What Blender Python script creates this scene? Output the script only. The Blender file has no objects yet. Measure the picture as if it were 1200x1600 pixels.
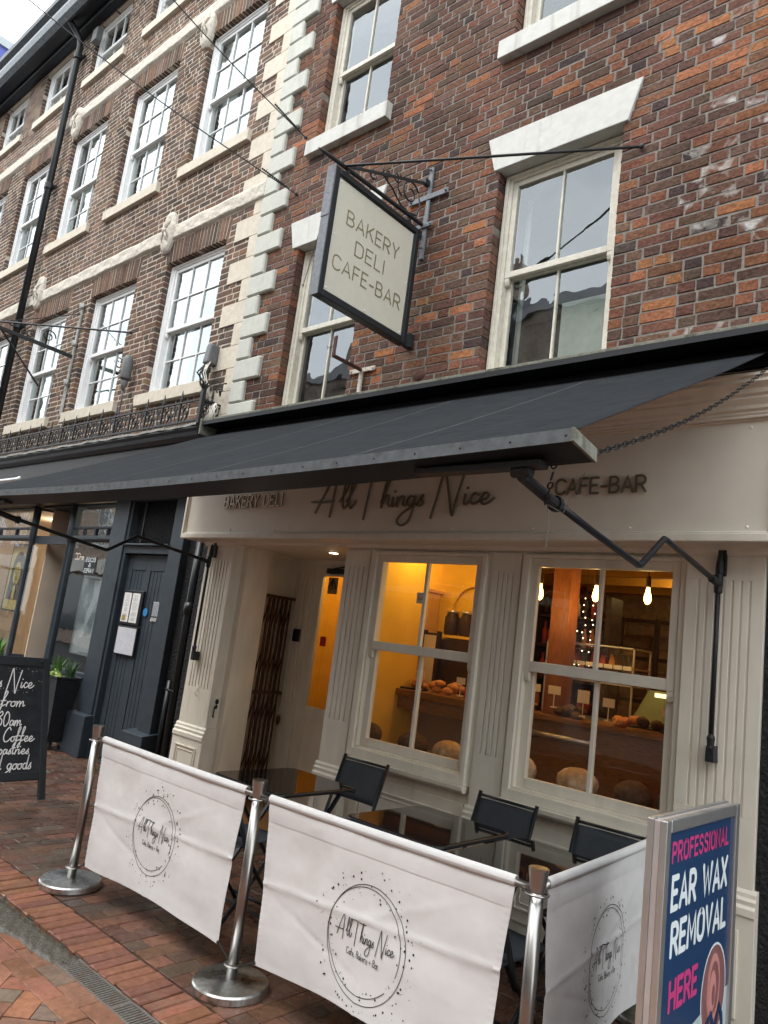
import bpy, math, random
from mathutils import Vector, Matrix
R_ = math.radians
S = bpy.context.scene
COL = S.collection
rnd = random.Random(7)

# ------------------------------------------------------------------ camera, sky, sun, exposure
cam_data = bpy.data.cameras.new('camera')
cam = bpy.data.objects.new('camera', cam_data); COL.objects.link(cam)
cam_data.sensor_fit = 'VERTICAL'; cam_data.sensor_height = 36.0; cam_data.lens = 1159.2/1600*36
cam_data.clip_start = .05; cam_data.clip_end = 600
def cam_matrix(yaw, pitch, roll):
    a, b, c = R_(yaw), R_(pitch), R_(roll)
    Y = Matrix(((math.cos(a), -math.sin(a), 0), (math.sin(a), math.cos(a), 0), (0, 0, 1)))
    R0 = Matrix(((1, 0, 0), (0, 0, 1), (0, -1, 0)))
    P = Matrix(((1, 0, 0), (0, math.cos(b), -math.sin(b)), (0, math.sin(b), math.cos(b))))
    Q = Matrix(((math.cos(c), -math.sin(c), 0), (math.sin(c), math.cos(c), 0), (0, 0, 1)))
    M = Y @ P @ R0 @ Q
    r, d, f = M.col[0], M.col[1], M.col[2]
    return Matrix((( r[0], -d[0], -f[0]), (r[1], -d[1], -f[1]), (r[2], -d[2], -f[2]))).to_4x4()
CAM = Vector((0, 0, 1.65))
cam.matrix_world = Matrix.Translation(CAM) @ cam_matrix(42.495, 9.809, -7.387)
S.camera = cam

W = bpy.data.worlds.new('World'); S.world = W; W.use_nodes = True
nt = W.node_tree; nt.nodes.clear()
wo = nt.nodes.new('ShaderNodeOutputWorld'); bg = nt.nodes.new('ShaderNodeBackground')
sky = nt.nodes.new('ShaderNodeTexSky'); sky.sky_type = 'NISHITA'; sky.sun_disc = False
SUN_EL, SUN_AZ = 58, 205
sky.sun_elevation = R_(SUN_EL); sky.sun_rotation = R_(SUN_AZ); sky.dust_density = 4; sky.air_density = 1.2
tc = nt.nodes.new('ShaderNodeTexCoord')
mp = nt.nodes.new('ShaderNodeMapping'); mp.inputs['Scale'].default_value = (1, 1, 2.2)
nz = nt.nodes.new('ShaderNodeTexNoise'); nz.inputs['Scale'].default_value = 2.3; nz.inputs['Detail'].default_value = 5
rp = nt.nodes.new('ShaderNodeValToRGB')
rp.color_ramp.elements[0].position = .3; rp.color_ramp.elements[0].color = (10.5, 11.4, 12.0, 1)
rp.color_ramp.elements[1].position = .72; rp.color_ramp.elements[1].color = (18.5, 18.8, 18.8, 1)
mx = nt.nodes.new('ShaderNodeMix'); mx.data_type = 'RGBA'; mx.inputs[0].default_value = .86
L = nt.links.new
L(tc.outputs['Generated'], mp.inputs['Vector']); L(mp.outputs['Vector'], nz.inputs['Vector'])
L(nz.outputs['Fac'], rp.inputs['Fac']); L(sky.outputs['Color'], mx.inputs[6]); L(rp.outputs['Color'], mx.inputs[7])
L(mx.outputs[2], bg.inputs['Color']); bg.inputs['Strength'].default_value = .1
L(bg.outputs['Background'], wo.inputs['Surface'])

sd = bpy.data.lights.new('sun', 'SUN'); sd.energy = .7; sd.angle = R_(25); sd.color = (1, .97, .93)
sun = bpy.data.objects.new('sun', sd); COL.objects.link(sun)
_az = R_(SUN_AZ); _el = R_(SUN_EL)
_dir = Vector((math.sin(_az)*math.cos(_el), math.cos(_az)*math.cos(_el), math.sin(_el)))
sun.rotation_euler = _dir.to_track_quat('Z', 'Y').to_euler()

S.view_settings.view_transform = 'Standard'; S.view_settings.look = 'None'
S.view_settings.exposure = 1.28; S.view_settings.gamma = 1; S.view_settings.use_curve_mapping = False
S.render.engine = 'CYCLES'
try:
    S.cycles.use_denoising = True
    S.cycles.max_bounces = 8; S.cycles.diffuse_bounces = 4; S.cycles.glossy_bounces = 4; S.cycles.transparent_max_bounces = 12
    S.cycles.sample_clamp_indirect = 6
    S.cycles.caustics_reflective = False; S.cycles.caustics_refractive = False
except Exception: pass

# ------------------------------------------------------------------ materials
MATS = {}
def mat(name, col, rough=.6, metal=0., var=.12, scale=6., bump=0., bscale=60., col2=None, pat=.5, spec=.3, attr=False,
        grime=None, gscale=2.5, gpos=.58, rvar=.0, emit=None, estr=1., trans=0., bump2=0., b2scale=8., stretch=None, gst=None):
    m = bpy.data.materials.new(name); m.use_nodes = True
    n = m.node_tree; b = n.nodes['Principled BSDF']; l = n.links.new
    b.inputs['Roughness'].default_value = rough; b.inputs['Metallic'].default_value = metal
    b.inputs['Specular IOR Level'].default_value = spec
    tcn = n.nodes.new('ShaderNodeTexCoord')
    vec = tcn.outputs['Object']
    if attr: vec = n.nodes.new('ShaderNodeNewGeometry').outputs['Position']
    if stretch:
        mpn = n.nodes.new('ShaderNodeMapping'); mpn.inputs['Scale'].default_value = stretch
        l(vec, mpn.inputs['Vector']); vec = mpn.outputs['Vector']
    def noise(sc, det=4, dist=0):
        q = n.nodes.new('ShaderNodeTexNoise'); q.inputs['Scale'].default_value = sc
        q.inputs['Detail'].default_value = det; q.inputs['Distortion'].default_value = dist
        l(vec, q.inputs['Vector']); return q
    if attr:
        at = n.nodes.new('ShaderNodeAttribute'); at.attribute_name = 'Col'; base = at.outputs['Color']
    else:
        rg = n.nodes.new('ShaderNodeRGB'); rg.outputs[0].default_value = (*col, 1); base = rg.outputs[0]
    q = noise(scale)
    if col2 is not None:
        rpn = n.nodes.new('ShaderNodeValToRGB'); rpn.color_ramp.elements[0].position = pat-.08; rpn.color_ramp.elements[1].position = pat+.12
        l(q.outputs['Fac'], rpn.inputs['Fac'])
        mm = n.nodes.new('ShaderNodeMix'); mm.data_type = 'RGBA'
        l(rpn.outputs['Color'], mm.inputs[0]); l(base, mm.inputs[6]); mm.inputs[7].default_value = (*col2, 1); base = mm.outputs[2]
    if var:
        mr = n.nodes.new('ShaderNodeMapRange'); mr.inputs['To Min'].default_value = 1-var*1.6; mr.inputs['To Max'].default_value = 1+var*1.6
        mr.inputs['From Min'].default_value = .25; mr.inputs['From Max'].default_value = .75
        q2 = noise(scale*2.7, 6); l(q2.outputs['Fac'], mr.inputs['Value'])
        vm = n.nodes.new('ShaderNodeVectorMath'); vm.operation = 'SCALE'
        l(base, vm.inputs[0]); l(mr.outputs['Result'], vm.inputs['Scale']); base = vm.outputs['Vector']
    if attr:      # broad weathering that runs over the whole wall or floor
        mg2 = n.nodes.new('ShaderNodeMapping'); mg2.inputs['Scale'].default_value = (1, 1, .45)
        l(vec, mg2.inputs['Vector']); qs = n.nodes.new('ShaderNodeTexNoise'); qs.inputs['Scale'].default_value = 1.3; qs.inputs['Detail'].default_value = 5
        l(mg2.outputs['Vector'], qs.inputs['Vector'])
        ms_ = n.nodes.new('ShaderNodeMapRange'); ms_.inputs['From Min'].default_value = .32; ms_.inputs['From Max'].default_value = .68
        ms_.inputs['To Min'].default_value = .66; ms_.inputs['To Max'].default_value = 1.18; l(qs.outputs['Fac'], ms_.inputs['Value'])
        vs_ = n.nodes.new('ShaderNodeVectorMath'); vs_.operation = 'SCALE'; l(base, vs_.inputs[0]); l(ms_.outputs['Result'], vs_.inputs['Scale']); base = vs_.outputs['Vector']
    if grime is not None:
        qg = noise(gscale, 6, .6)
        if gst:
            mg = n.nodes.new('ShaderNodeMapping'); mg.inputs['Scale'].default_value = gst
            l(tcn.outputs['Object'], mg.inputs['Vector']); l(mg.outputs['Vector'], qg.inputs['Vector'])
        rg2 = n.nodes.new('ShaderNodeValToRGB'); rg2.color_ramp.elements[0].position = gpos; rg2.color_ramp.elements[1].position = gpos+.2
        l(qg.outputs['Fac'], rg2.inputs['Fac'])
        mm = n.nodes.new('ShaderNodeMix'); mm.data_type = 'RGBA'
        l(rg2.outputs['Color'], mm.inputs[0]); l(base, mm.inputs[6]); mm.inputs[7].default_value = (*grime, 1); base = mm.outputs[2]
    l(base, b.inputs['Base Color'])
    if rvar:
        mr = n.nodes.new('ShaderNodeMapRange'); mr.inputs['To Min'].default_value = max(0, rough-rvar); mr.inputs['To Max'].default_value = min(1, rough+rvar)
        mr.inputs['From Min'].default_value = .35; mr.inputs['From Max'].default_value = .65
        q3 = noise(scale*.6, 5); l(q3.outputs['Fac'], mr.inputs['Value']); l(mr.outputs['Result'], b.inputs['Roughness'])
    last = None
    if bump:
        bp = n.nodes.new('ShaderNodeBump'); bp.inputs['Strength'].default_value = bump; bp.inputs['Distance'].default_value = .004
        qb = noise(bscale, 5); l(qb.outputs['Fac'], bp.inputs['Height']); last = bp
    if bump2:
        bp = n.nodes.new('ShaderNodeBump'); bp.inputs['Strength'].default_value = bump2; bp.inputs['Distance'].default_value = .03
        qb = noise(b2scale, 3); l(qb.outputs['Fac'], bp.inputs['Height'])
        if last: l(last.outputs['Normal'], bp.inputs['Normal'])
        last = bp
    if last: l(last.outputs['Normal'], b.inputs['Normal'])
    if emit is not None:
        b.inputs['Emission Color'].default_value = (*emit, 1); b.inputs['Emission Strength'].default_value = estr
    if trans:
        out = n.nodes['Material Output']
        t = n.nodes.new('ShaderNodeBsdfTranslucent'); l(base, t.inputs['Color'])
        ms = n.nodes.new('ShaderNodeMixShader'); ms.inputs[0].default_value = trans
        l(b.outputs[0], ms.inputs[1]); l(t.outputs[0], ms.inputs[2]); l(ms.outputs[0], out.inputs['Surface'])
    MATS[name] = m
    return m
def glass_mat(name, f0=.1, tint=(.93, .96, .95), gcol=(1, 1, 1), rough=.0, dirt=.0, wav=.02, wscale=3):
    m = bpy.data.materials.new(name); m.use_nodes = True; n = m.node_tree; n.nodes.clear(); l = n.links.new
    o = n.nodes.new('ShaderNodeOutputMaterial'); t = n.nodes.new('ShaderNodeBsdfTransparent'); g = n.nodes.new('ShaderNodeBsdfGlossy')
    t.inputs['Color'].default_value = (*tint, 1); g.inputs['Color'].default_value = (*gcol, 1); g.inputs['Roughness'].default_value = rough
    lw = n.nodes.new('ShaderNodeLayerWeight'); lw.inputs['Blend'].default_value = .5
    pw = n.nodes.new('ShaderNodeMath'); pw.operation = 'POWER'; l(lw.outputs['Facing'], pw.inputs[0]); pw.inputs[1].default_value = 4.2
    f = n.nodes.new('ShaderNodeMapRange'); l(pw.outputs[0], f.inputs['Value']); f.inputs['To Min'].default_value = f0; f.inputs['To Max'].default_value = 1
    ms = n.nodes.new('ShaderNodeMixShader'); l(f.outputs[0], ms.inputs[0]); l(t.outputs[0], ms.inputs[1]); l(g.outputs[0], ms.inputs[2])
    tcn = n.nodes.new('ShaderNodeTexCoord'); q = n.nodes.new('ShaderNodeTexNoise'); q.inputs['Scale'].default_value = wscale
    l(tcn.outputs['Object'], q.inputs['Vector'])
    bp = n.nodes.new('ShaderNodeBump'); bp.inputs['Strength'].default_value = wav; bp.inputs['Distance'].default_value = .1
    l(q.outputs['Fac'], bp.inputs['Height']); l(bp.outputs['Normal'], g.inputs['Normal'])
    last = ms
    if dirt:
        d = n.nodes.new('ShaderNodeBsdfDiffuse'); d.inputs['Color'].default_value = (.55, .56, .53, 1)
        q2 = n.nodes.new('ShaderNodeTexNoise'); q2.inputs['Scale'].default_value = 5; q2.inputs['Detail'].default_value = 7
        l(tcn.outputs['Object'], q2.inputs['Vector'])
        mr = n.nodes.new('ShaderNodeMapRange'); mr.inputs['From Min'].default_value = .35; mr.inputs['From Max'].default_value = .8
        mr.inputs['To Max'].default_value = dirt; l(q2.outputs['Fac'], mr.inputs['Value'])
        m2 = n.nodes.new('ShaderNodeMixShader'); l(mr.outputs['Result'], m2.inputs[0]); l(ms.outputs[0], m2.inputs[1]); l(d.outputs[0], m2.inputs[2]); last = m2
    l(last.outputs[0], o.inputs['Surface']); MATS[name] = m; return m

mat('cafe_brick', (1, 1, 1), .9, spec=.12, attr=True, var=.26, scale=16, bump=.9, bscale=55, bump2=.35, b2scale=22, grime=(.055, .045, .045), gscale=5, gpos=.66)
mat('cafe_brick_pale', (1, 1, 1), .9, spec=.12, attr=True, var=.26, scale=16, bump=.9, bscale=55, bump2=.35, b2scale=22, grime=(.42, .40, .38), gscale=9, gpos=.50)
mat('grey_mortar', (.20, .18, .16), .95, var=.2, scale=9, bump=.8, bscale=90)
mat('terrace_brick', (1, 1, 1), .9, spec=.12, attr=True, var=.2, scale=14, bump=.7, bscale=60, grime=(.07, .055, .05), gscale=4, gpos=.62)
mat('cream_mortar', (.46, .40, .33), .95, var=.15, scale=9, bump=.6, bscale=90)
mat('cream_render', (.57, .515, .425), .8, var=.07, scale=5, bump=.35, bscale=40, bump2=.2, b2scale=5, grime=(.42, .37, .29), gscale=3, gpos=.66)
mat('rough_cream', (.54, .50, .43), .85, var=.1, scale=8, bump=1, bscale=22, bump2=.9, b2scale=10, grime=(.36, .33, .27), gscale=6, gpos=.60)
mat('sage_white_paint', (.47, .475, .425), .6, var=.05, scale=6, bump=.2, bscale=40, grime=(.34, .34, .30), gscale=7, gpos=.58, gst=(1, 1, .2))
mat('white_masonry', (.52, .52, .49), .6, var=.05, scale=5, bump=.25, bscale=30, bump2=.15, b2scale=6, grime=(.33, .32, .28), gscale=7, gpos=.56, gst=(1, 1, .16))
mat('white_gloss', (.74, .75, .75), .4, var=.04, scale=6, grime=(.5, .49, .45), gscale=5, gpos=.72)
mat('old_cream_gloss', (.60, .57, .49), .5, var=.08, scale=8, bump=.3, bscale=40, grime=(.40, .36, .29), gscale=9, gpos=.64)
mat('shopfront_paint', (.76, .715, .61), .42, var=.05, scale=4, bump=.12, bscale=60, stretch=(1, 1, .3), grime=(.55, .50, .41), gscale=5, gpos=.62, gst=(1, 1, .15))
mat('shopfront_panel', (.76, .715, .62), .34, var=.03, scale=2)
mat('slate_blue_paint', (.038, .050, .062), .45, var=.1, scale=4, bump=.15, bscale=30, grime=(.022, .028, .034), gscale=3, gpos=.6)
mat('black_paint', (.016, .018, .021), .4, var=.15, scale=6, bump=.15, bscale=50)
mat('black_render', (.018, .018, .02), .8, var=.2, scale=10, bump=1, bscale=120, bump2=1, b2scale=40)
mat('black_iron', (.02, .021, .023), .5, metal=.0, var=.2, scale=20, bump=.3, bscale=80)
mat('grey_iron', (.15, .165, .185), .5, var=.15, scale=12, bump=.2, bscale=60)
mat('rust_iron', (.085, .038, .028), .8, var=.25, scale=18, bump=.5, bscale=90)
mat('white_chipped', (.55, .5, .45), .6, col2=(.22, .12, .08), pat=.62, var=.15, scale=20)
mat('lead_grey', (.28, .28, .265), .6, var=.15, scale=10, bump=.4, bscale=30, grime=(.13, .14, .09), gscale=12, gpos=.52)
mat('weathered_zinc', (.085, .095, .103), .65, metal=0, var=.18, scale=9, bump=.3, bscale=50, grime=(.05, .05, .045), gscale=14, gpos=.6)
mat('mossy_timber', (.17, .17, .14), .8, var=.2, scale=14, bump=.5, bscale=60, grime=(.06, .062, .04), gscale=10, gpos=.5)
mat('housing_black', (.012, .013, .016), .6, var=.1)
mat('awning_canvas', (.018, .0205, .0235), .9, spec=.06, var=.12, scale=3, bump=.25, bscale=300, grime=(.026, .0285, .031), gscale=3.5, gpos=.60, bump2=.35, b2scale=2.2)
mat('awning_timber', (.012, .015, .019), .45, var=.15, scale=5)
mat('brass_letter', (.24, .215, .15), .38, metal=.55, var=.06)
mat('pale_lit_brass', (.95, .90, .74), .3, metal=0, var=.05)  # brass with the sky's reflection put into its pale colour
mat('sign_cream', (.54, .515, .435), .45, var=.02)
mat('sign_olive', (.20, .18, .10), .5, var=.02)
mat('steel_polished', (.36, .35, .335), .30, metal=1, var=.05, scale=3, stretch=(1, 1, .15))
mat('steel_brushed', (.50, .51, .50), .34, metal=1, var=.18, scale=12, rvar=.12, bump=.1, bscale=120, grime=(.22, .21, .20), gscale=16, gpos=.62)
mat('white_canvas', (.84, .835, .835), .75, var=.025, scale=3, bump=.25, bscale=420, trans=.28, grime=(.66, .60, .57), gscale=2.2, gpos=.60, bump2=.55, b2scale=3.2)
mat('black_ink', (.02, .02, .024), .6, var=0)
mat('black_cord', (.02, .02, .02), .6, var=0)
mat('black_tube', (.014, .016, .02), .35, var=.05)
mat('mesh_fabric', (.038, .045, .054), .7, var=.06, bump=.6, bscale=700)
mat('black_glass_top', (.006, .006, .007), .04, var=0, spec=.9)
mat('field_paver', (1, 1, 1), .34, attr=True, var=.2, scale=10, bump=.6, bscale=70, rvar=.20, bump2=.12, b2scale=14, grime=(.075, .062, .05), gscale=2.2, gpos=.56)
mat('orange_paver', (1, 1, 1), .5, attr=True, var=.18, scale=12, bump=.6, bscale=70, rvar=.18, bump2=.12, b2scale=14, grime=(.16, .11, .08), gscale=3, gpos=.62)
mat('joint_sand', (.075, .06, .05), .9, var=.3, scale=12, bump=1, bscale=140, grime=(.20, .17, .14), gscale=7, gpos=.6)
mat('asphalt', (.05, .05, .05), .9, var=.2, bump=.6, bscale=80)
mat('wet_grit', (.075, .067, .052), .3, var=.4, scale=70, bump=1, bscale=180, rvar=.2, grime=(.28, .27, .24), gscale=70, gpos=.64)
mat('cast_iron_grate', (.12, .108, .095), .6, metal=.1, var=.25, scale=30, bump=.4, bscale=90, grime=(.12, .075, .05), gscale=14, gpos=.55)
mat('drain_black', (.012, .012, .012), .9, var=0)
mat('gutter_black', (.010, .014, .020), .45, var=.15)
mat('gutter_edge', (.10, .115, .125), .4, metal=.4, var=.25, scale=9)
mat('pipe_black', (.014, .017, .019), .32, var=.15, scale=5)
mat('blue_cladding', (.07, .09, .30), .5, var=.04)
mat('grey_parapet', (.33, .36, .38), .6, var=.05)
mat('opp_brick', (.36, .27, .21), .9, var=.3, scale=3)
mat('opp_cream', (.74, .70, .62), .8, var=.05)
mat('opp_glass', (.05, .06, .07), .1, var=0)
mat('roof_slate', (.06, .065, .075), .7, var=.2)
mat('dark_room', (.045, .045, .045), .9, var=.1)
mat('net_curtain', (.48, .54, .50), .9, var=.05, trans=.3)
mat('ochre_wall', (.80, .49, .065), .8, var=.05, scale=1.5)
mat('ochre_dark', (.40, .20, .03), .8, var=.05)
mat('peach_wall', (.66, .54, .42), .8, var=.06, scale=1)
mat('pink_door', (.52, .56, .46), .6, var=.04)
mat('stone_wall', (.32, .21, .12), .9, var=.25, scale=5, bump=.8, bscale=20)
mat('varnished_oak', (.24, .115, .04), .4, var=.22, scale=6, stretch=(1, 8, 8), bump=.2, bscale=40)
mat('red_timber', (.19, .065, .024), .45, var=.2, scale=5, stretch=(8, 8, 1))
mat('dark_timber', (.045, .025, .018), .5, var=.2, scale=6)
mat('bread_crust', (.50, .33, .18), .8, col2=(.70, .60, .45), pat=.52, var=.2, scale=9, bump=.7, bscale=40)
mat('dark_loaf', (.10, .055, .03), .8, var=.3, scale=12, bump=.7, bscale=40)
mat('pastry', (.55, .24, .09), .6, var=.3, scale=30, bump=.6, bscale=60)
mat('price_card', (.78, .70, .58), .8, var=.03)
mat('glass_green', (.25, .33, .2), .15, var=.05)
mat('red_box', (.40, .05, .04), .5, var=.1)
mat('pale_ochre', (.72, .42, .14), .4, var=.04)
mat('chalk_black', (.018, .021, .026), .75, var=.25, scale=4, grime=(.035, .04, .045), gscale=3, gpos=.5)
mat('board_frame', (.022, .027, .033), .5, var=.15, scale=12, stretch=(3, 3, 1))
mat('chalk_white', (.80, .80, .80), .9, var=.08, scale=60)
mat('poster_navy', (.018, .050, .125), .22, var=.03, spec=.6)
mat('poster_pink', (.52, .055, .20), .3, var=0)
mat('poster_white', (.72, .80, .82), .3, var=0)
mat('poster_pale', (.42, .52, .54), .3, var=.03)
mat('skin_print', (.55, .25, .23), .35, var=.08, scale=9)
mat('skin_dark', (.22, .10, .10), .35, var=.08, scale=9)
mat('alu_frame', (.62, .62, .61), .32, metal=.85, var=.05, scale=4)
mat('alu_side', (.52, .48, .47), .42, metal=.4, var=.06)
mat('paper_white', (.72, .71, .68), .7, var=.05, scale=20)
mat('paper_grey', (.55, .56, .60), .35, var=.08, scale=14)
mat('menu_gold', (.35, .25, .09), .6, var=.1)
mat('blue_disc', (.04, .22, .50), .5, var=0)
mat('warning_yellow', (.55, .33, .06), .6, var=0)
mat('red_sticker', (.55, .03, .03), .6, var=0)
mat('poster_yellow', (.72, .52, .16), .6, var=.06, scale=3)
mat('photo_grey', (.22, .24, .26), .3, col2=(.72, .74, .78), pat=.55, var=.15, scale=3.2)
mat('leaf_green', (.10, .22, .045), .5, var=.3, scale=9)
mat('leaf_lime', (.30, .40, .10), .5, var=.3, scale=30)
mat('leaf_dark', (.05, .11, .04), .5, var=.3, scale=9)
mat('rattan_black', (.022, .024, .028), .45, var=.15)
mat('rattan_grey', (.18, .185, .19), .5, var=.15)
mat('caster', (.05, .05, .05), .4, var=.1)
mat('cable_grey', (.20, .20, .19), .6, var=.2)
mat('seam_thread', (.085, .09, .095), .8, var=.1)
mat('cable_pale', (.55, .52, .46), .6, var=.1)
mat('junction_grey', (.12, .125, .13), .5, var=.15, scale=12)
mat('bulb_glow', (1, .6, .2), .5, emit=(1, .50, .10), estr=9, var=0)
mat('lamp_white', (1, .9, .7), .5, emit=(1, .80, .52), estr=6, var=0)
mat('lamp_amber', (1, .7, .3), .5, emit=(1, .52, .10), estr=2.0, var=0)
mat('fairy_glow', (1, .8, .5), .5, emit=(1, .70, .42), estr=3, var=0)
mat('case_glow', (1, .9, .6), .5, emit=(1, .82, .42), estr=.8, var=0)
mat('tube_white', (.85, .87, .88), .4, var=.02)
glass_mat('pane_glass', .30, gcol=(.86, .95, .98), wav=.03)
glass_mat('old_glass', .13, gcol=(.88, .95, 1), dirt=.05, wav=.05, wscale=2.5)
glass_mat('shop_glass', .03, tint=(.97, .97, .96), wav=.01)
glass_mat('blue_shop_glass', .08, tint=(.9, .93, .92), wav=.02)
M = MATS

# ------------------------------------------------------------------ mesh helpers
ORG = {}
class MB:
    def __init__(s): s.v = []; s.f = []; s.c = None
    def quad(s, a, b, c, d):
        i = len(s.v); s.v += [a, b, c, d]; s.f.append((i, i+1, i+2, i+3)); return s
    def poly(s, pts):
        i = len(s.v); s.v += list(pts); s.f.append(tuple(range(i, i+len(pts)))); return s
    def box(s, x0, x1, y0, y1, z0, z1):
        i = len(s.v)
        s.v += [(x0,y0,z0),(x1,y0,z0),(x1,y1,z0),(x0,y1,z0),(x0,y0,z1),(x1,y0,z1),(x1,y1,z1),(x0,y1,z1)]
        s.f += [(i,i+3,i+2,i+1),(i+4,i+5,i+6,i+7),(i,i+1,i+5,i+4),(i+1,i+2,i+6,i+5),(i+2,i+3,i+7,i+6),(i+3,i,i+4,i+7)]
        return s
    def hexa(s, p):   # 8 points in box order
        i = len(s.v); s.v += [tuple(q) for q in p]
        s.f += [(i,i+3,i+2,i+1),(i+4,i+5,i+6,i+7),(i,i+1,i+5,i+4),(i+1,i+2,i+6,i+5),(i+2,i+3,i+7,i+6),(i+3,i,i+4,i+7)]
        return s
    def bar(s, a, b, w, h, up=(0,0,1)):   # rectangular bar from a to b
        a = Vector(a); b = Vector(b); d = (b-a).normalized(); u = Vector(up)
        r = d.cross(u)
        if r.length < 1e-5: r = d.cross(Vector((1,0,0)))
        r.normalize(); u = r.cross(d).normalized(); r *= w/2; u *= h/2
        return s.hexa([a-r-u, a+r-u, b+r-u, b-r-u, a-r+u, a+r+u, b+r+u, b-r+u])
    def tube(s, pts, r, n=8, caps=True, closed=False):
        P = [Vector(p) for p in pts]; m = len(P); rr = r if isinstance(r, (list, tuple)) else [r]*m
        base = len(s.v); prev = None
        for k in range(m):
            if closed: t = P[(k+1) % m]-P[k-1]
            elif k == 0: t = P[1]-P[0]
            elif k == m-1: t = P[-1]-P[-2]
            else: t = (P[k+1]-P[k]).normalized()+(P[k]-P[k-1]).normalized()
            if t.length < 1e-9: t = Vector((0,0,1))
            t.normalize()
            if prev is None:
                u = t.cross(Vector((0,0,1)))
                if u.length < 1e-3: u = t.cross(Vector((1,0,0)))
            else:
                u = prev - t*prev.dot(t)
                if u.length < 1e-6: u = t.orthogonal()
            u.normalize(); prev = u; w = t.cross(u)
            for j in range(n):
                a = 2*math.pi*j/n
                s.v.append(tuple(P[k]+(u*math.cos(a)+w*math.sin(a))*rr[k]))
        for k in range(m if closed else m-1):
            for j in range(n):
                a = base+k*n+j; b = base+k*n+(j+1) % n
                c = base+((k+1) % m)*n+(j+1) % n; d = base+((k+1) % m)*n+j
                s.f.append((a, b, c, d))
        if caps and not closed:
            s.f.append(tuple(base+j for j in reversed(range(n)))); s.f.append(tuple(base+(m-1)*n+j for j in range(n)))
        return s
    def lathe(s, prof, c=(0,0,0), n=20, axis='z'):
        base = len(s.v); m = len(prof)
        for (r, z) in prof:
            for j in range(n):
                a = 2*math.pi*j/n; x, y = r*math.cos(a), r*math.sin(a)
                s.v.append({'z': (c[0]+x, c[1]+y, c[2]+z), 'y': (c[0]+x, c[1]+z, c[2]+y), 'x': (c[0]+z, c[1]+x, c[2]+y)}[axis])
        for k in range(m-1):
            for j in range(n):
                s.f.append((base+k*n+j, base+k*n+(j+1) % n, base+(k+1)*n+(j+1) % n, base+(k+1)*n+j))
        if prof[0][0] > 1e-6: s.f.append(tuple(base+j for j in reversed(range(n))))
        if prof[-1][0] > 1e-6: s.f.append(tuple(base+(m-1)*n+j for j in range(n)))
        return s
    def prism(s, prof, x0, x1):     # profile of (y,z) extruded along x
        n = len(prof); i = len(s.v)
        s.v += [(x0, y, z) for y, z in prof]+[(x1, y, z) for y, z in prof]
        s.f.append(tuple(i+k for k in range(n))); s.f.append(tuple(i+n+k for k in reversed(range(n))))
        for k in range(n): s.f.append((i+k, i+n+k, i+n+(k+1) % n, i+(k+1) % n))
        return s
    def grid(s, fn, nu, nv):
        i = len(s.v)
        for a in range(nu+1):
            for b in range(nv+1): s.v.append(tuple(fn(a/nu, b/nv)))
        for a in range(nu):
            for b in range(nv):
                p = i+a*(nv+1)+b; s.f.append((p, p+1, p+nv+2, p+nv+1))
        return s
    def blob(s, c, rx, ry, rz, n=10, m=6, jit=0, rg=None):
        base = len(s.v)
        for k in range(m+1):
            ph = -math.pi/2+math.pi*k/m
            for j in range(n):
                a = 2*math.pi*j/n; q = 1+(rg.uniform(-jit, jit) if rg else 0)
                s.v.append((c[0]+rx*q*math.cos(ph)*math.cos(a), c[1]+ry*q*math.cos(ph)*math.sin(a), c[2]+rz*q*math.sin(ph)))
        for k in range(m):
            for j in range(n): s.f.append((base+k*n+j, base+k*n+(j+1) % n, base+(k+1)*n+(j+1) % n, base+(k+1)*n+j))
        return s

def mesh_from(mb, name, m, off=(0,0,0), smooth=False, cols=None):
    me = bpy.data.meshes.new(name)
    ox, oy, oz = off
    me.from_pydata([(v[0]-ox, v[1]-oy, v[2]-oz) for v in mb.v], [], mb.f)
    if m is not None: me.materials.append(M[m] if isinstance(m, str) else m)
    if cols is not None:
        ca = me.color_attributes.new('Col', 'FLOAT_COLOR', 'CORNER')
        dat = []
        for f, c in zip(mb.f, cols): dat += [c[0], c[1], c[2], 1.0]*len(f)
        ca.data.foreach_set('color', dat)
    if smooth is True: me.polygons.foreach_set('use_smooth', [True]*len(me.polygons))
    me.update(); return me
def tag(o, label=None, cat=None, group=None, kind=None):
    if label: o['label'] = label
    if cat: o['category'] = cat
    if group: o['group'] = group
    if kind: o['kind'] = kind
    return o
def thing(name, label, cat, loc=(0,0,0), group=None):
    o = bpy.data.objects.new(name, None); COL.objects.link(o); o.location = loc; o.empty_display_size = .1
    ORG[o.name] = Vector(loc); return tag(o, label, cat, group)
SPLIT = {'recess_wall', 'stallriser', 'ceiling_moulding', 'room_lining', 'rendered_strip', 'corner_column', 'curtain', 'leaf_ornament', 'iron_strap', 'window_screen', 'ceiling_beam', 'hinge', 'quoin', 'cable_coil', 'waste_pipe', 'soffit', 'frame', 'rail', 'scroll', 'pipe_collar', 'door_rail', 'shelf_frame'}
def islands(mb):
    par = list(range(len(mb.v)))
    def find(i):
        while par[i] != i: par[i] = par[par[i]]; i = par[i]
        return i
    for f in mb.f:
        r = find(f[0])
        for k in f[1:]: par[find(k)] = r
    g = {}
    for f in mb.f: g.setdefault(find(f[0]), []).append(f)
    out = []
    for fs in g.values():
        ids = sorted(set(i for f in fs for i in f)); mp_ = {i: k for k, i in enumerate(ids)}
        q = MB(); q.v = [mb.v[i] for i in ids]; q.f = [tuple(mp_[i] for i in f) for f in fs]; out.append(q)
    return out
def add(parent, name, mb, m, **kw):
    if name in SPLIT:
        o = None
        for q in islands(mb): o = add1(parent, name, q, m, **kw)
        return o
    return add1(parent, name, mb, m, **kw)
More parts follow.
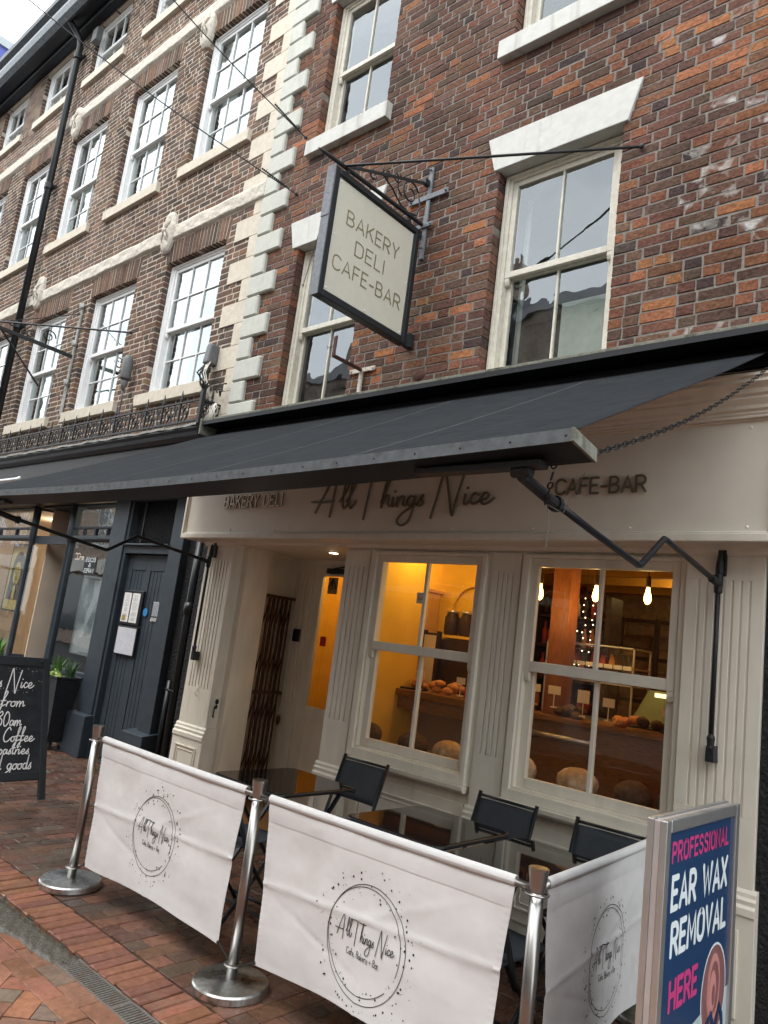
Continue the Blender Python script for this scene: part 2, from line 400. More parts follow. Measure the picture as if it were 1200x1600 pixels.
def add1(parent, name, mb, m, smooth=False, bevel=0, kind=None, label=None, cols=None, solid=0, seg=2):
    off = ORG.get(parent.name, Vector((0,0,0))) if parent else Vector((0,0,0))
    me = mesh_from(mb, name, m, off, smooth, cols)
    o = bpy.data.objects.new(name, me); COL.objects.link(o)
    if parent: o.parent = parent
    ORG[o.name] = off
    if solid:
        q = o.modifiers.new('solid', 'SOLIDIFY'); q.thickness = solid; q.offset = 0
    if bevel:
        q = o.modifiers.new('bevel', 'BEVEL'); q.width = bevel; q.segments = seg; q.limit_method = 'ANGLE'; q.angle_limit = R_(35)
    if kind: o['kind'] = kind
    if label: o['label'] = label
    return o
def single(name, label, cat, mb, m, loc, group=None, **kw):    # a thing of one mesh, origin at loc
    me = mesh_from(mb, name, m, loc, kw.get('smooth', False), kw.get('cols'))
    o = bpy.data.objects.new(name, me); COL.objects.link(o); o.location = loc; ORG[o.name] = Vector(loc)
    if kw.get('bevel'):
        q = o.modifiers.new('bevel', 'BEVEL'); q.width = kw['bevel']; q.segments = 2; q.limit_method = 'ANGLE'
    return tag(o, label, cat, group)
def structure(name, mb, m, **kw):
    o = add(None, name, mb, m, **kw); o['kind'] = 'structure'; return o
def shared(parent, name, me, loc, rot=None, scale=None):
    o = bpy.data.objects.new(name, me); COL.objects.link(o); o.parent = parent
    o.location = Vector(loc)-ORG.get(parent.name, Vector((0,0,0)))
    if rot: o.rotation_euler = rot
    if scale: o.scale = scale
    return o
def dup(root, loc, rotz=0, label=None, group=None):
    kids = {}
    for o in bpy.data.objects:
        if o.parent: kids.setdefault(o.parent, []).append(o)
    def rec(o, par):
        c = o.copy(); COL.objects.link(c)
        if par: c.parent = par
        for k in kids.get(o, []): rec(k, c)
        return c
    r = rec(root, None); r.location = loc; r.rotation_euler = (0, 0, rotz)
    if label: r['label'] = label
    if group: r['group'] = group
    return r

# ------------------------------------------------------------------ lettering (monoline strokes)
def arc(cx, cy, rx, ry, a0, a1, n=12):
    return [(cx+rx*math.cos(R_(a0+(a1-a0)*k/n)), cy+ry*math.sin(R_(a0+(a1-a0)*k/n))) for k in range(n+1)]
SANS = {
 'A': (.66, [[(0,0),(.33,1),(.66,0)], [(.11,.3),(.55,.3)]]),
 'B': (.58, [[(0,0),(0,1)], [(0,1)]+arc(.28,.76,.24,.24,90,-90)+[(0,.52)], [(0,.52)]+arc(.31,.26,.27,.26,90,-90)+[(0,0)]]),
 'C': (.6, [arc(.33,.68,.33,.32,30,180)+arc(.33,.32,.33,.32,180,330)]),
 'D': (.6, [[(0,0),(0,1)], [(0,1)]+arc(.28,.68,.32,.32,90,0)+arc(.28,.32,.32,.32,0,-90)+[(0,0)]]),
 'E': (.5, [[(.5,1),(0,1),(0,0),(.5,0)], [(0,.52),(.42,.52)]]),
 'F': (.5, [[(.5,1),(0,1),(0,0)], [(0,.52),(.42,.52)]]),
 'G': (.66, [arc(.33,.68,.33,.32,30,180)+arc(.33,.32,.33,.32,180,360)+[(.66,.46),(.38,.46)]]),
 'H': (.6, [[(0,0),(0,1)], [(.6,0),(.6,1)], [(0,.52),(.6,.52)]]),
 'I': (.04, [[(.02,0),(.02,1)]]),
 'K': (.58, [[(0,0),(0,1)], [(.55,1),(.0,.38)], [(.2,.6),(.58,0)]]),
 'L': (.46, [[(0,1),(0,0),(.46,0)]]),
 'M': (.76, [[(0,0),(.04,1),(.38,.25),(.72,1),(.76,0)]]),
 'N': (.62, [[(0,0),(0,1),(.62,0),(.62,1)]]),
 'O': (.66, [arc(.33,.66,.33,.34,90,180)+arc(.33,.34,.33,.34,180,360)+arc(.33,.66,.33,.34,0,86)]),
 'P': (.56, [[(0,0),(0,1)], [(0,1)]+arc(.28,.72,.28,.28,90,-90)+[(0,.44)]]),
 'R': (.58, [[(0,0),(0,1)], [(0,1)]+arc(.29,.73,.27,.27,90,-90)+[(0,.46)], [(.29,.46),(.58,0)]]),
 'S': (.56, [arc(.28,.76,.26,.24,25,265)+arc(.28,.26,.28,.26,85,-155)]),
 'V': (.62, [[(0,1),(.31,0),(.62,1)]]),
 'W': (.9, [[(0,1),(.22,0),(.45,.85),(.68,0),(.9,1)]]),
 'X': (.6, [[(0,0),(.6,1)], [(0,1),(.6,0)]]),
 'Y': (.6, [[(0,1),(.3,.45),(.6,1)], [(.3,.45),(.3,0)]]),
 '-': (.36, [[(0,.42),(.36,.42)]]), ',': (.08, [[(.06,.06),(0,-.16)]]), '+': (.4, [[(0,.35),(.4,.35)], [(.2,.15),(.2,.55)]]),
 '&': (.6, [[(.6,0),(.15,.72)]+arc(.3,.82,.16,.18,200,-20)+[(.1,.35)]+arc(.26,.24,.22,.24,160,330)+[(.58,.4)]]),
 '!': (.06, [[(.03,1),(.03,.3)], [(.03,.04),(.03,0)]]),
 'a': (.44, [arc(.22,.24,.22,.24,20,380), [(.44,.5),(.44,0)]]), 'f': (.3, [arc(.24,.86,.14,.14,70,180)+[(.1,0)], [(0,.52),(.28,.52)]]),
 'e': (.46, [[(.02,.27),(.45,.27)]+arc(.235,.25,.225,.25,5,320)]), 'k': (.42, [[(0,0),(0,1)], [(.38,.52),(.0,.2)], [(.14,.3),(.42,0)]]),
 'r': (.28, [[(0,.5),(0,0)], arc(.2,.32,.2,.18,180,70)]), 'y': (.44, [[(0,.5),(.22,0)], [(.44,.5),(.14,-.25)]]),
 ' ': (.3, []),
}
def catmull(p, n=7):
    if len(p) < 3: return p
    q = [p[0]]+list(p)+[p[-1]]; out = []
    for i in range(1, len(q)-2):
        for k in range(n):
            t = k/n; r = []
            for d in (0, 1):
                a, b, c, e = q[i-1][d], q[i][d], q[i+1][d], q[i+2][d]
                r.append(.5*((2*b)+(-a+c)*t+(2*a-5*b+4*c-e)*t*t+(-a+3*b-3*c+e)*t**3))
            out.append(tuple(r))
    out.append(p[-1]); return out
SCRIPT = {
 'A': (1.0, [[(-.02,-.12),(.16,.35),(.42,1.0),(.60,1.25),(.66,1.1),(.64,.6),(.60,.0),(.58,-.3)], [(-.22,.30),(.1,.28),(.62,.30)]]),
 'l': (.24, [[(-.12,.28),(.10,.75),(.17,1.12),(.10,1.18),(.02,.9),(-.01,.3),(.06,.02),(.18,.14),(.24,.3)]]),
 'T': (.55, [[(-.45,1.12),(-.1,1.2),(.5,1.12),(1.0,1.14)], [(.12,1.14),(.06,.5),(-.02,-.42)]]),
 'h': (.34, [[(-.02,.2),(.16,.8),(.2,1.15),(.12,1.1),(.04,.6),(.0,.0)], [(.0,.05),(.12,.4),(.22,.42),(.22,.12),(.30,.04),(.38,.14)]]),
 'i': (.16, [[(.02,.36),(.0,.06),(.08,.04),(.18,.2)], [(.06,.56),(.075,.585)]]),
 'n': (.3, [[(.0,.36),(.0,.02)], [(.0,.1),(.1,.36),(.2,.36),(.2,.08),(.28,.05),(.34,.14)]]),
 'g': (.32, [[(.24,.34),(.1,.38),(.0,.2),(.08,.04),(.2,.14),(.26,.36),(.22,-.1),(.1,-.52),(-.12,-.66),(-.26,-.5),(-.1,-.22),(.3,.08)]]),
 's': (.22, [[(.0,.06),(.12,.34),(.16,.40),(.14,.28),(.18,.1),(.08,.02),(.0,.06)]]),
 'N': (.82, [[(-.12,-.42),(.04,.5),(.16,1.22),(.24,1.0),(.42,.1),(.52,-.34),(.6,.2),(.78,1.15)]]),
 'c': (.26, [[(.22,.32),(.1,.38),(.0,.2),(.06,.03),(.2,.08),(.28,.16)]]),
 'e': (.30, [[(.0,.14),(.16,.2),(.22,.32),(.12,.38),(.0,.2),(.08,.02),(.24,.06),(.38,.2)]]),
 'f': (.28, [[(.0,.1),(.16,.6),(.26,.95),(.2,1.05),(.12,.8),(.06,.0),(-.04,-.4),(-.12,-.3),(.05,.0),(.26,.14)], [(-.02,.38),(.24,.42)]]),
 'r': (.2, [[(.02,.34),(.0,.02)], [(.0,.14),(.1,.34),(.2,.36)]]),
 'o': (.28, [[(.16,.36),(.02,.3),(.0,.1),(.1,.02),(.22,.12),(.2,.32),(.12,.36),(.28,.34)]]),
 'm': (.46, [[(.0,.36),(.0,.02)], [(.0,.1),(.1,.36),(.17,.34),(.17,.02)], [(.17,.1),(.28,.36),(.35,.34),(.36,.06),(.46,.12)]]),
 'a': (.3, [[(.22,.34),(.08,.38),(.0,.18),(.06,.03),(.18,.12),(.24,.36),(.24,.08),(.32,.1)]]),
 'w': (.4, [[(.0,.36),(.04,.06),(.12,.04),(.2,.3),(.24,.05),(.32,.08),(.38,.36),(.44,.32)]]),
 'y': (.3, [[(.0,.36),(.04,.12),(.14,.08),(.24,.36),(.2,-.1),(.08,-.45),(-.06,-.4),(.06,-.15),(.3,.1)]]),
 'C': (.5, [[(.44,.82),(.3,1.0),(.08,.7),(.0,.3),(.12,.02),(.34,.06),(.48,.24)]]),
 'p': (.3, [[(.04,.36),(.0,.0),(-.06,-.5)], [(.02,.2),(.12,.38),(.24,.28),(.2,.06),(.08,.02)]]),
 't': (.2, [[(.1,.75),(.04,.2),(.08,.03),(.18,.1)], [(-.04,.46),(.2,.5)]]),
 'd': (.3, [[(.22,.34),(.08,.38),(.0,.18),(.08,.03),(.2,.14),(.3,.95),(.24,.08),(.34,.1)]]),
 '3': (.36, [[(.04,.85),(.2,.98),(.28,.8),(.12,.56),(.28,.4),(.26,.1),(.06,.0),(-.04,.12)]]),
 '0': (.42, [[(.18,.95),(.02,.6),(.06,.1),(.2,.0),(.36,.3),(.34,.75),(.2,.96),(.1,.88)]]),
 ' ': (.34, []),
}
def strokes_for(text, font, sp=.18, smooth=False):
    x = 0; out = []
    for ch in text:
        w, st = font.get(ch, font[' '])
        for s in st:
            p = [(a+x, b) for a, b in s]
            out.append(catmull(p) if smooth else p)
        x += w+sp
    return out, x-sp
def text_mesh(mb, strokes, width, size, th, fn, lift=.0012, depth=0, shear=0):
    """draw monoline strokes through fn(u, v, h) -> point; width in metres or None"""
    k = 0
    for st in strokes:
        P = [((p[0]+p[1]*shear)*width, p[1]*size) for p in st]
        Q = [P[0]]
        for p in P[1:]:
            if math.hypot(p[0]-Q[-1][0], p[1]-Q[-1][1]) > th*.12: Q.append(p)
        if len(Q) < 2: Q = [Q[0], (Q[0][0]+th*.3, Q[0][1])]
        n = len(Q); Lf = []; Rt = []; r = th/2
        for i in range(n):
            if i == 0: d = (Q[1][0]-Q[0][0], Q[1][1]-Q[0][1]); m = 1
            elif i == n-1: d = (Q[-1][0]-Q[-2][0], Q[-1][1]-Q[-2][1]); m = 1
            else:
                a = (Q[i][0]-Q[i-1][0], Q[i][1]-Q[i-1][1]); b = (Q[i+1][0]-Q[i][0], Q[i+1][1]-Q[i][1])
                la = math.hypot(*a) or 1; lb = math.hypot(*b) or 1
                a = (a[0]/la, a[1]/la); b = (b[0]/lb, b[1]/lb); d = (a[0]+b[0], a[1]+b[1])
                cs = max(.72, math.sqrt(max(0, (1+a[0]*b[0]+a[1]*b[1])/2))); m = 1/cs
                if abs(d[0])+abs(d[1]) < 1e-6: d = a; m = 1
            ld = math.hypot(*d) or 1; nx, ny = -d[1]/ld*r*m, d[0]/ld*r*m
            Lf.append((Q[i][0]+nx, Q[i][1]+ny)); Rt.append((Q[i][0]-nx, Q[i][1]-ny))
        def cap(c, frm, sgn):
            a0 = math.atan2(frm[1]-c[1], frm[0]-c[0])
            return [(c[0]+r*math.cos(a0+sgn*math.pi*j/5), c[1]+r*math.sin(a0+sgn*math.pi*j/5)) for j in range(1, 5)]
        h = lift+depth+k*.00012; k += 1
        base = len(mb.v)
        for a, b in zip(Lf, Rt): mb.v.append(tuple(fn(a[0], a[1], h))); mb.v.append(tuple(fn(b[0], b[1], h)))
        for i in range(n-1): mb.f.append((base+2*i+1, base+2*i+3, base+2*i+2, base+2*i))
        c0 = cap(Q[0], Lf[0], 1); c1 = cap(Q[-1], Rt[-1], 1)
        i0 = len(mb.v); mb.v += [tuple(fn(*p, h)) for p in c0]; mb.f.append((base,)+tuple(range(i0, i0+4))+(base+1,))
        i1 = len(mb.v); mb.v += [tuple(fn(*p, h)) for p in c1]; mb.f.append((base+2*n-1,)+tuple(range(i1, i1+4))+(base+2*n-2,))
        if depth:
            ring = Lf+list(reversed(c1))+list(reversed(Rt))+list(reversed(c0))
            j = len(mb.v); mm = len(ring)
            mb.v += [tuple(fn(*p, h)) for p in ring]+[tuple(fn(*p, h-depth)) for p in ring]
            for q in range(mm): mb.f.append((j+q, j+(q+1) % mm, j+mm+(q+1) % mm, j+mm+q))

# ------------------------------------------------------------------ bricks
YB = 4.33
def brick_pts(w, h, d, rg, cham=.004, jit=.0018):
    """front face towards -y at y=0, body back to y=d"""
    j = lambda q=jit: rg.uniform(-q, q)
    o = [(-w/2+j(), cham+abs(j()), -h/2+j()), (w/2+j(), cham+abs(j()), -h/2+j()), (w/2+j(), cham+abs(j()), h/2+j()), (-w/2+j(), cham+abs(j()), h/2+j())]
    tl = rg.uniform(-.0012, .0012)
    i = [(-w/2+cham*1.3+j(), tl+j(.0008), -h/2+cham+j()), (w/2-cham*1.3+j(), -tl+j(.0008), -h/2+cham+j()), (w/2-cham*1.3+j(), -tl+j(.0008), h/2-cham+j()), (-w/2+cham*1.3+j(), tl+j(.0008), h/2-cham+j())]
    b = [(x, d, z) for x, y, z in o]
    return i+o+b
BF = [(0,1,2,3), (4,5,1,0), (5,6,2,1), (6,7,3,2), (7,4,0,3), (8,9,5,4), (9,10,6,5), (10,11,7,6), (11,8,4,7)]
class Bricks:
    """collects bricks of one wall; the 300 that show largest become parts, the rest one stuff mesh"""
    def __init__(s, seed, sizes, depth, pal, weights, matname, face='wall', n_var=10, colfn=None, cham=.004, jit=.0018):
        s.rg = random.Random(seed); s.sizes = sizes; s.depth = depth; s.pal = pal; s.w = weights; s.mat = matname
        s.face = face; s.items = []; s.nv = n_var; s.colfn = colfn; s.cham = cham; s.jit = jit; s.alt = None
    def pick(s):
        c = s.rg.choices(s.pal, s.w)[0]; k = s.rg.uniform(.86, 1.14)
        return tuple(max(.004, q*k*s.rg.uniform(.94, 1.06)) for q in c)
    def put(s, pos, w, h, kind=None, rot=0., d=None): s.items.append((pos, w, h, kind, rot, d))
    def xf(s, p, pos, rot):
        c, q = math.cos(rot), math.sin(rot)
        x, y, z = p
        if s.face == 'wall': return (pos[0]+x*c-z*q, pos[1]+y, pos[2]+x*q+z*c)
        return (pos[0]+x*c-z*q, pos[1]+x*q+z*c, pos[2]-y)
    def emit(s, parent, name, limit=300, stuff_name=None):
        me = {}
        def dist(it):
            p = Vector(it[0]); v = cam.matrix_world.inverted() @ p
            if v.z > -.1: return 1e9
            u = -v.x/v.z*1159.2; w = v.y/-v.z*1159.2
            if abs(u) > 640 or abs(w) > 850 : return 1e6+v.length
            if s.face == 'wall' and w < 0 and False: return 1e6
            return v.length
        cand = [(dist(it), k) for k, it in enumerate(s.items) if it[3] is not None and s.vis(it)]
        cand.sort(); chosen = set(k for dd, k in cand[:limit] if dd < 1e6)
        mb = MB(); cols = []
        for k, (pos, w, h, kind, rot, d) in enumerate(s.items):
            if k in chosen:
                v = s.rg.randrange(s.nv); mn = s.mat
                if s.alt and s.alt(s, pos): mn = s.mat+'_pale'; v += 1000
                if (kind, v) not in me:
                    q = MB(); q.v = brick_pts(w, h, s.depth, s.rg, s.cham, s.jit); q.f = list(BF)
                    if s.face != 'wall': q.v = [(x, z, -y) for x, y, z in q.v]
                    c = s.pick(); me[(kind, v)] = mesh_from(q, name, mn, cols=[c]*len(q.f))
                o = shared(parent, name, me[(kind, v)], pos)
                if rot: o.rotation_euler = (0, -rot, 0) if s.face == 'wall' else (0, 0, rot)
            else:
                b = len(mb.v)
                mb.v += [s.xf(p, pos, rot) for p in brick_pts(w, h, d or s.depth, s.rg, s.cham, s.jit)]
                mb.f += [tuple(b+i for i in f) for f in BF]
                cols += [s.pick() if not s.colfn else s.colfn(s, pos)]*len(BF)
        if mb.v: add(parent, stuff_name or name, mb, s.mat, cols=cols, kind='stuff')
    def vis(s, it): return True

def lay(B, x0, x1, z0, z1, ch, holes, S=.225, H=.1065, J=.011, hh=None, y=YB):
    n = int(round((z1-z0)/ch)); hh = hh or ch-.0115
    for r in range(n):
        zc = z0+(r+.5)*ch
        x = x0-B.rg.uniform(0, .05)-(0 if r % 2 else (S+H+2*J)/2)
        ints = sorted(q for q in (f(zc) for f in holes) if q)
        k = B.rg.randrange(2); run = []
        while x < x1:
            hdr = (k % 2 == 0)
            if B.rg.random() < .14: hdr = not hdr
            w = (H if hdr else S)+B.rg.uniform(-.006, .006); run.append((x, x+w, 'header' if hdr else 'stretcher')); x += w+J; k += 1
        row = []
        for a, b, kd in run:
            a0, b0 = max(a, x0), min(b, x1); segs = [(a0, b0)]
            for (p, q) in ints:
                ns = []
                for (c, d) in segs:
                    if q <= c or p >= d: ns.append((c, d)); continue
                    if p > c: ns.append((c, p))
                    if q < d: ns.append((q, d))
                segs = ns
            row += [(c, d, a, b, kd) for (c, d) in segs if d-c > .002]
        row.sort(); fin = []; k = 0
        while k < len(row):
            c, d, a, b, kd = row[k]
            if d-c < .048:
                if k+1 < len(row) and row[k+1][0]-d < J*1.2 and row[k+1][0] > d-.001:
                    n_ = row[k+1]; row[k+1] = (c, n_[1], -9, -9, n_[4]); k += 1; continue
                if fin and c-fin[-1][1] < J*1.2:
                    p_ = fin[-1]; fin[-1] = (p_[0], d, -9, -9, p_[4]); k += 1; continue
            fin.append(row[k]); k += 1
        for (c, d, a, b, kd) in fin:
            for _ in (0,):
                full = (abs(c-a) < 1e-6 and abs(d-b) < 1e-6)
                yy = y+B.rg.uniform(-.0025, .002)
                B.put(((c+d)/2, yy, zc+B.rg.uniform(-.0012, .0012)), (S if kd == 'stretcher' else H) if full else d-c, hh, kd if full else None)
def rect_hole(x0, x1, z0, z1): return lambda z: (x0, x1) if z0 < z < z1 else None
def trap_hole(x0b, x1b, x0t, x1t, z0, z1):
    def f(z):
        if not z0 < z < z1: return None
        t = (z-z0)/(z1-z0); return (x0b+(x0t-x0b)*t, x1b+(x1t-x1b)*t)
    return f
def backing(parent, name, x0, x1, z0, z1, rects, m, y0, y1, kind=None):
    """mortar body of a wall with real openings"""
    xs = sorted(set([x0, x1]+[v for r in rects for v in (r[0], r[1]) if x0 < v < x1]))
    mb = MB()
    for a, b in zip(xs, xs[1:]):
        c = (a+b)/2; zs = sorted((r[2], r[3]) for r in rects if r[0] < c < r[1]); z = z0
        for (p, q) in zs:
            if p > z: mb.box(a, b, y0, y1, z, p)
            z = max(z, q)
        if z < z1: mb.box(a, b, y0, y1, z, z1)
    return add(parent, name, mb, m, kind=kind)

# ------------------------------------------------------------------ sash windows
def frame_rect(mb, x0, x1, z0, z1, l, r, b, t, y0, y1):
    mb.box(x0, x0+l, y0, y1, z0, z1); mb.box(x1-r, x1, y0, y1, z0, z1)
    mb.box(x0+l, x1-r, y0, y1, z0, z0+b); mb.box(x0+l, x1-r, y0, y1, z1-t, z1)
def sash(parent, x0, x1, z0, z1, y, cols, rows, m, glass, stile=.045, rb=.05, rt=.045, bar=.018, th=.038, horn=True, round_c=0):
    mb = MB(); frame_rect(mb, x0, x1, z0, z1, stile, stile, rb, rt, y, y+th)
    gx0, gx1, gz0, gz1 = x0+stile, x1-stile, z0+rb, z1-rt
    for c in range(1, cols):
        xc = gx0+(gx1-gx0)*c/cols
        mb.box(xc-bar/2, xc+bar/2, y+.004, y+th-.004, gz0, gz1)
    for r in range(1, rows):
        zc = gz0+(gz1-gz0)*r/rows
        for c in range(cols):
            a = gx0+(gx1-gx0)*c/cols+(bar/2 if c else 0); b = gx0+(gx1-gx0)*(c+1)/cols-(bar/2 if c < cols-1 else 0)
            mb.box(a, b, y+.006, y+th-.006, zc-bar/2, zc+bar/2)
    if horn:
        for (a, b) in ((x0+.002, x0+stile-.004), (x1-stile+.004, x1-.002)):
            mb.prism([(y+.003, z0), (y+.003, z0-.03), (y+.012, z0-.058), (y+th-.003, z0-.064), (y+th-.003, z0)], a, b)
    o = add(parent, 'sash', mb, m, bevel=.004)
    for c in range(cols):
        for r in range(rows):
            a = gx0+(gx1-gx0)*c/cols+(bar/2 if c else 0); b = gx0+(gx1-gx0)*(c+1)/cols-(bar/2 if c < cols-1 else 0)
            p = gz0+(gz1-gz0)*r/rows+(bar/2 if r else 0); q = gz0+(gz1-gz0)*(r+1)/rows-(bar/2 if r < rows-1 else 0)
            t = rnd.uniform(-.0016, .0016); s = rnd.uniform(-.0016, .0016); g = MB(); yg = y+th*.55
            g.quad((a, yg+t, p), (b, yg-t, p), (b, yg-t+s, q), (a, yg+t+s, q))
            add(parent, 'glass_pane', g, glass)
    return o
def upper_window(bld, x0, x1, z0, z1, y, m, cols, rows, glass, box=.075, curtain=True, rows_lo=None, split=.5):
    """box sash window: returns the window part"""
    mb = MB(); frame_rect(mb, x0, x1, z0, z1, box, box, .03, .06, y, y+.13)
    w = add(bld, 'window', mb, m, bevel=.003)
    f2 = MB(); frame_rect(f2, x0+.012, x1-.012, z0+.0, z1-.012, .028, .028, .012, .026, y-.018, y+.004)
    add(w, 'architrave', f2, m, bevel=.004)
    zm = z0+.03+(z1-z0-.09)*split
    sash(w, x0+box, x1-box, zm-.02, z1-.06, y+.014, cols, rows, m, glass)
    sash(w, x0+box, x1-box, z0+.03, zm+.02, y+.060, cols, rows_lo or rows, m, glass, rb=.07, horn=False)
    return w

# ------------------------------------------------------------------ ground
mb = MB(); mb.box(-90, 60, -60, 2.0, -.40, -.06); mb.box(-90, 60, 2.0, 60, -.40, -.035)
structure('ground', mb, 'asphalt')
pav = structure('pavement', MB().box(-18, 3, 2.075, 4.9, -.3, -.012), 'joint_sand')
B = Bricks(11, None, .05, [(.100,.054,.038), (.120,.062,.042), (.088,.055,.041), (.140,.068,.045), (.080,.056,.042), (.098,.070,.052)], [5,4,3,2.5,1.6,.8], 'field_paver', face='floor', n_var=12, jit=.0010, cham=.0022)
x = -17.5; r = 0
while x < 2.5:
    y = 2.305-(.108 if r % 2 else 0)
    while y < 4.5:
        a = max(y, 2.305); b = min(y+.2115, 4.75)
        if b-a > .04: B.put((x+.0523, (a+b)/2, B.rg.uniform(-.002, .0015)), .1045, b-a, 'paver' if abs(b-a-.2115) < 1e-6 else None)
        y += .2155
    x += .1085; r += 1
B.emit(pav, 'brick_paver', 300)
kerb = structure('kerb', MB().box(-18, 3, 2.085, 2.298, -.3, -.016), 'drain_black')
B = Bricks(12, None, .09, [(.205,.082,.046), (.180,.072,.042), (.225,.096,.054), (.155,.066,.044), (.18,.086,.058)], [4,4,2,2,1.5], 'orange_paver', face='floor', n_var=14, jit=.0028, cham=.0045)
x = -17.5
while x < 2.5:
    B.put((x+.034, 2.183+B.rg.uniform(-.006, .006), B.rg.uniform(-.003, .003)), .069, .219, 'kerb'); x += .0755
B.emit(kerb, 'kerb_brick', 240)
road = structure('road', MB().box(-18, 3, -3.6, 1.955, -.3, -.024), 'joint_sand')
B = Bricks(13, None, .05, [(.225,.098,.055), (.20,.085,.048), (.245,.112,.065), (.175,.082,.052), (.155,.105,.078)], [4,4,2,2,1.3], 'orange_paver', face='floor', n_var=12, jit=.0010, cham=.003)
for (yc, off) in ((1.912, 0), (1.812, .09)):
    x = -17.5+off
    while x < 2.5:
        B.put((x+.104, yc, -.012+B.rg.uniform(-.0012, .0012)), .211, .096, 'edge'); x += .2155
c45 = math.cos(math.pi/4); U = .1075
cut = MB(); cutc = []
def cut_brick(px, py, rot):
    a, b = .2105/2, .1035/2; c, s = math.cos(rot), math.sin(rot)
    P = [(px+x*c-y*s, py+x*s+y*c) for x, y in ((-a,-b), (a,-b), (a,b), (-a,b))]; out = []; Y = 1.760
    for k in range(4):
        p, q = P[k], P[(k+1) % 4]
        if p[1] <= Y: out.append(p)
        if (p[1] <= Y) != (q[1] <= Y): t = (Y-p[1])/(q[1]-p[1]); out.append((p[0]+(q[0]-p[0])*t, Y))
    if len(out) < 3: return
    n = len(out); i = len(cut.v); z = -.012+B.rg.uniform(-.001, .001); col = B.pick()
    cut.v += [(x, y, z) for x, y in out]+[(x, y, -.06) for x, y in out]
    cut.f.append(tuple(i+k for k in range(n))); cutc.append(col)
    for k in range(n): cut.f.append((i+k, i+n+k, i+n+(k+1) % n, i+(k+1) % n)); cutc.append(col)
def inroad(p, m=0): return -9.0 < p[0] < .5 and -.6 < p[1] < 1.755-m
for i in range(-90, 91):
    for j in range(-60, 61):
        # herringbone: pairs on a 45 degree lattice
        if (i-j) % 4 == 0:
            for (cx, cy, rot) in ((i*U+U, j*U+U/2, 0), (i*U+U*3.5, j*U+U, math.pi/2)):
                px = -4.0+(cx-cy)*c45; py = .6+(cx+cy)*c45
                ext = (.2105+.1035)/2*c45
                if inroad((px, py), -.11) and py+ext > 1.758:
                    if py-ext < 1.75: cut_brick(px, py, rot+math.pi/4)
                elif inroad((px, py)): B.put((px, py, -.012+B.rg.uniform(-.0012, .0012)), .2105, .1035, 'road', rot+math.pi/4)
# cut pieces along the edge course
B.emit(road, 'brick_paver', 300)
add(road, 'cut_paver', cut, 'orange_paver', cols=cutc, kind='stuff')
gut = structure('drainage_channel', MB().box(-18, 3, 1.957, 2.083, -.3, -.034), 'drain_black')
grate = MB()
for k in range(110):
    x = -3.47+k*.0185; grate.box(x, x+.0105, 1.970, 2.062, -.030, -.013)
grate.box(-3.48, -1.4, 1.957, 1.970, -.033, -.011); grate.box(-3.48, -1.4, 2.062, 2.083, -.033, -.012)
for k in range(5): grate.box(-3.0+k*.5, -2.995+k*.5+.012, 1.970, 2.062, -.033, -.012)
add(gut, 'slotted_grate', grate, 'cast_iron_grate', bevel=.0015)
def grit(a, b):
    x = -9+a*5.62; wd_ = .215-.055*max(0, min(1, (x+4.1)/.6))+.012*math.sin(x*6)+.008*math.sin(x*17); y = 2.085-wd_*(1-b)
    ed = max(0, 1-abs(b-.45)*2.2)
    ed = min(1, ed*2.2)
    if x > -3.55: ed *= max(0, 1-(x+3.55)/.17)
    return (x, y, -.020+.016*ed+.003*math.sin(x*23+b*5)*math.sin(x*57+b*17)+rnd.uniform(-.0016, .0016)*ed)
g = add(gut, 'wet_grit', MB().grid(grit, 900, 30), 'wet_grit', smooth=True, kind='stuff')
leaf = MB()
for k in range(150):
    x = rnd.uniform(-5.2, -3.45); y = rnd.gauss(1.99, .03); r = rnd.uniform(.002, .006)
    leaf.blob((x, y, -.006), r, r*.8, r*.6, 5, 3, .2, rnd)
add(gut, 'pebble', leaf, 'wet_grit', kind='stuff')
for nm, (hx, hy) in (('gully_cover', (-7.35, 3.55)), ('gully_cover', (-6.9, 2.85))):
    q = MB()
    frame_rect(q, hx-.13, hx+.13, 0, 1, 0, 0, 0, 0, 0, 0) if False else None
    q.box(hx-.13, hx+.13, hy-.10, hy+.10, -.02, .003)
    for a in range(5): q.box(hx-.11+a*.048, hx-.08+a*.048, hy-.08, hy+.08, .003, .007)
    add(pav, nm, q, 'cast_iron_grate', bevel=.002)

# ------------------------------------------------------------------ cafe building
cafe = thing('cafe_building', 'dark red brick building with cream shopfront, white lintels and sage quoins', 'building', (-3.6, YB, 0))
PALC = [(.092,.052,.042), (.126,.064,.046), (.158,.075,.049), (.205,.088,.051), (.104,.064,.050), (.27,.115,.060), (.132,.077,.056), (.068,.048,.043)]
OPEN = [(-3.20,-2.17,3.72,5.435), (-5.60,-4.62,3.72,5.435), (-5.60,-4.62,6.63,8.335), (-3.20,-2.17,6.63,8.335)]
B = Bricks(21, None, .10, PALC, [4,6,5,2.2,3.6,.55,3.6,1.3], 'cafe_brick', n_var=16, jit=.0030, cham=.005)
holes = [rect_hole(*r) for r in OPEN]
for (a, b) in ((-3.33,-2.04), (-5.76,-4.44)):
    holes.append(trap_hole(a+.09, b-.09, a, b, 5.435, 5.745)); holes.append(trap_hole(a+.09, b-.09, a, b, 8.335, 8.645))
for (a, b) in ((-3.30,-2.07), (-5.66,-4.53)): holes.append(rect_hole(a, b, 6.45, 6.63))
qz = 3.62; k = 0; quoins = []
while qz < 8.9:
    long_ = (k % 2 == 0); quoins.append((qz, qz+.225, -5.89 if long_ else -6.09)); qz += .2368; k += 1
def qh(z):
    for a, b, xr in quoins:
        if a-.006 < z < b+.006: return (-7, xr)
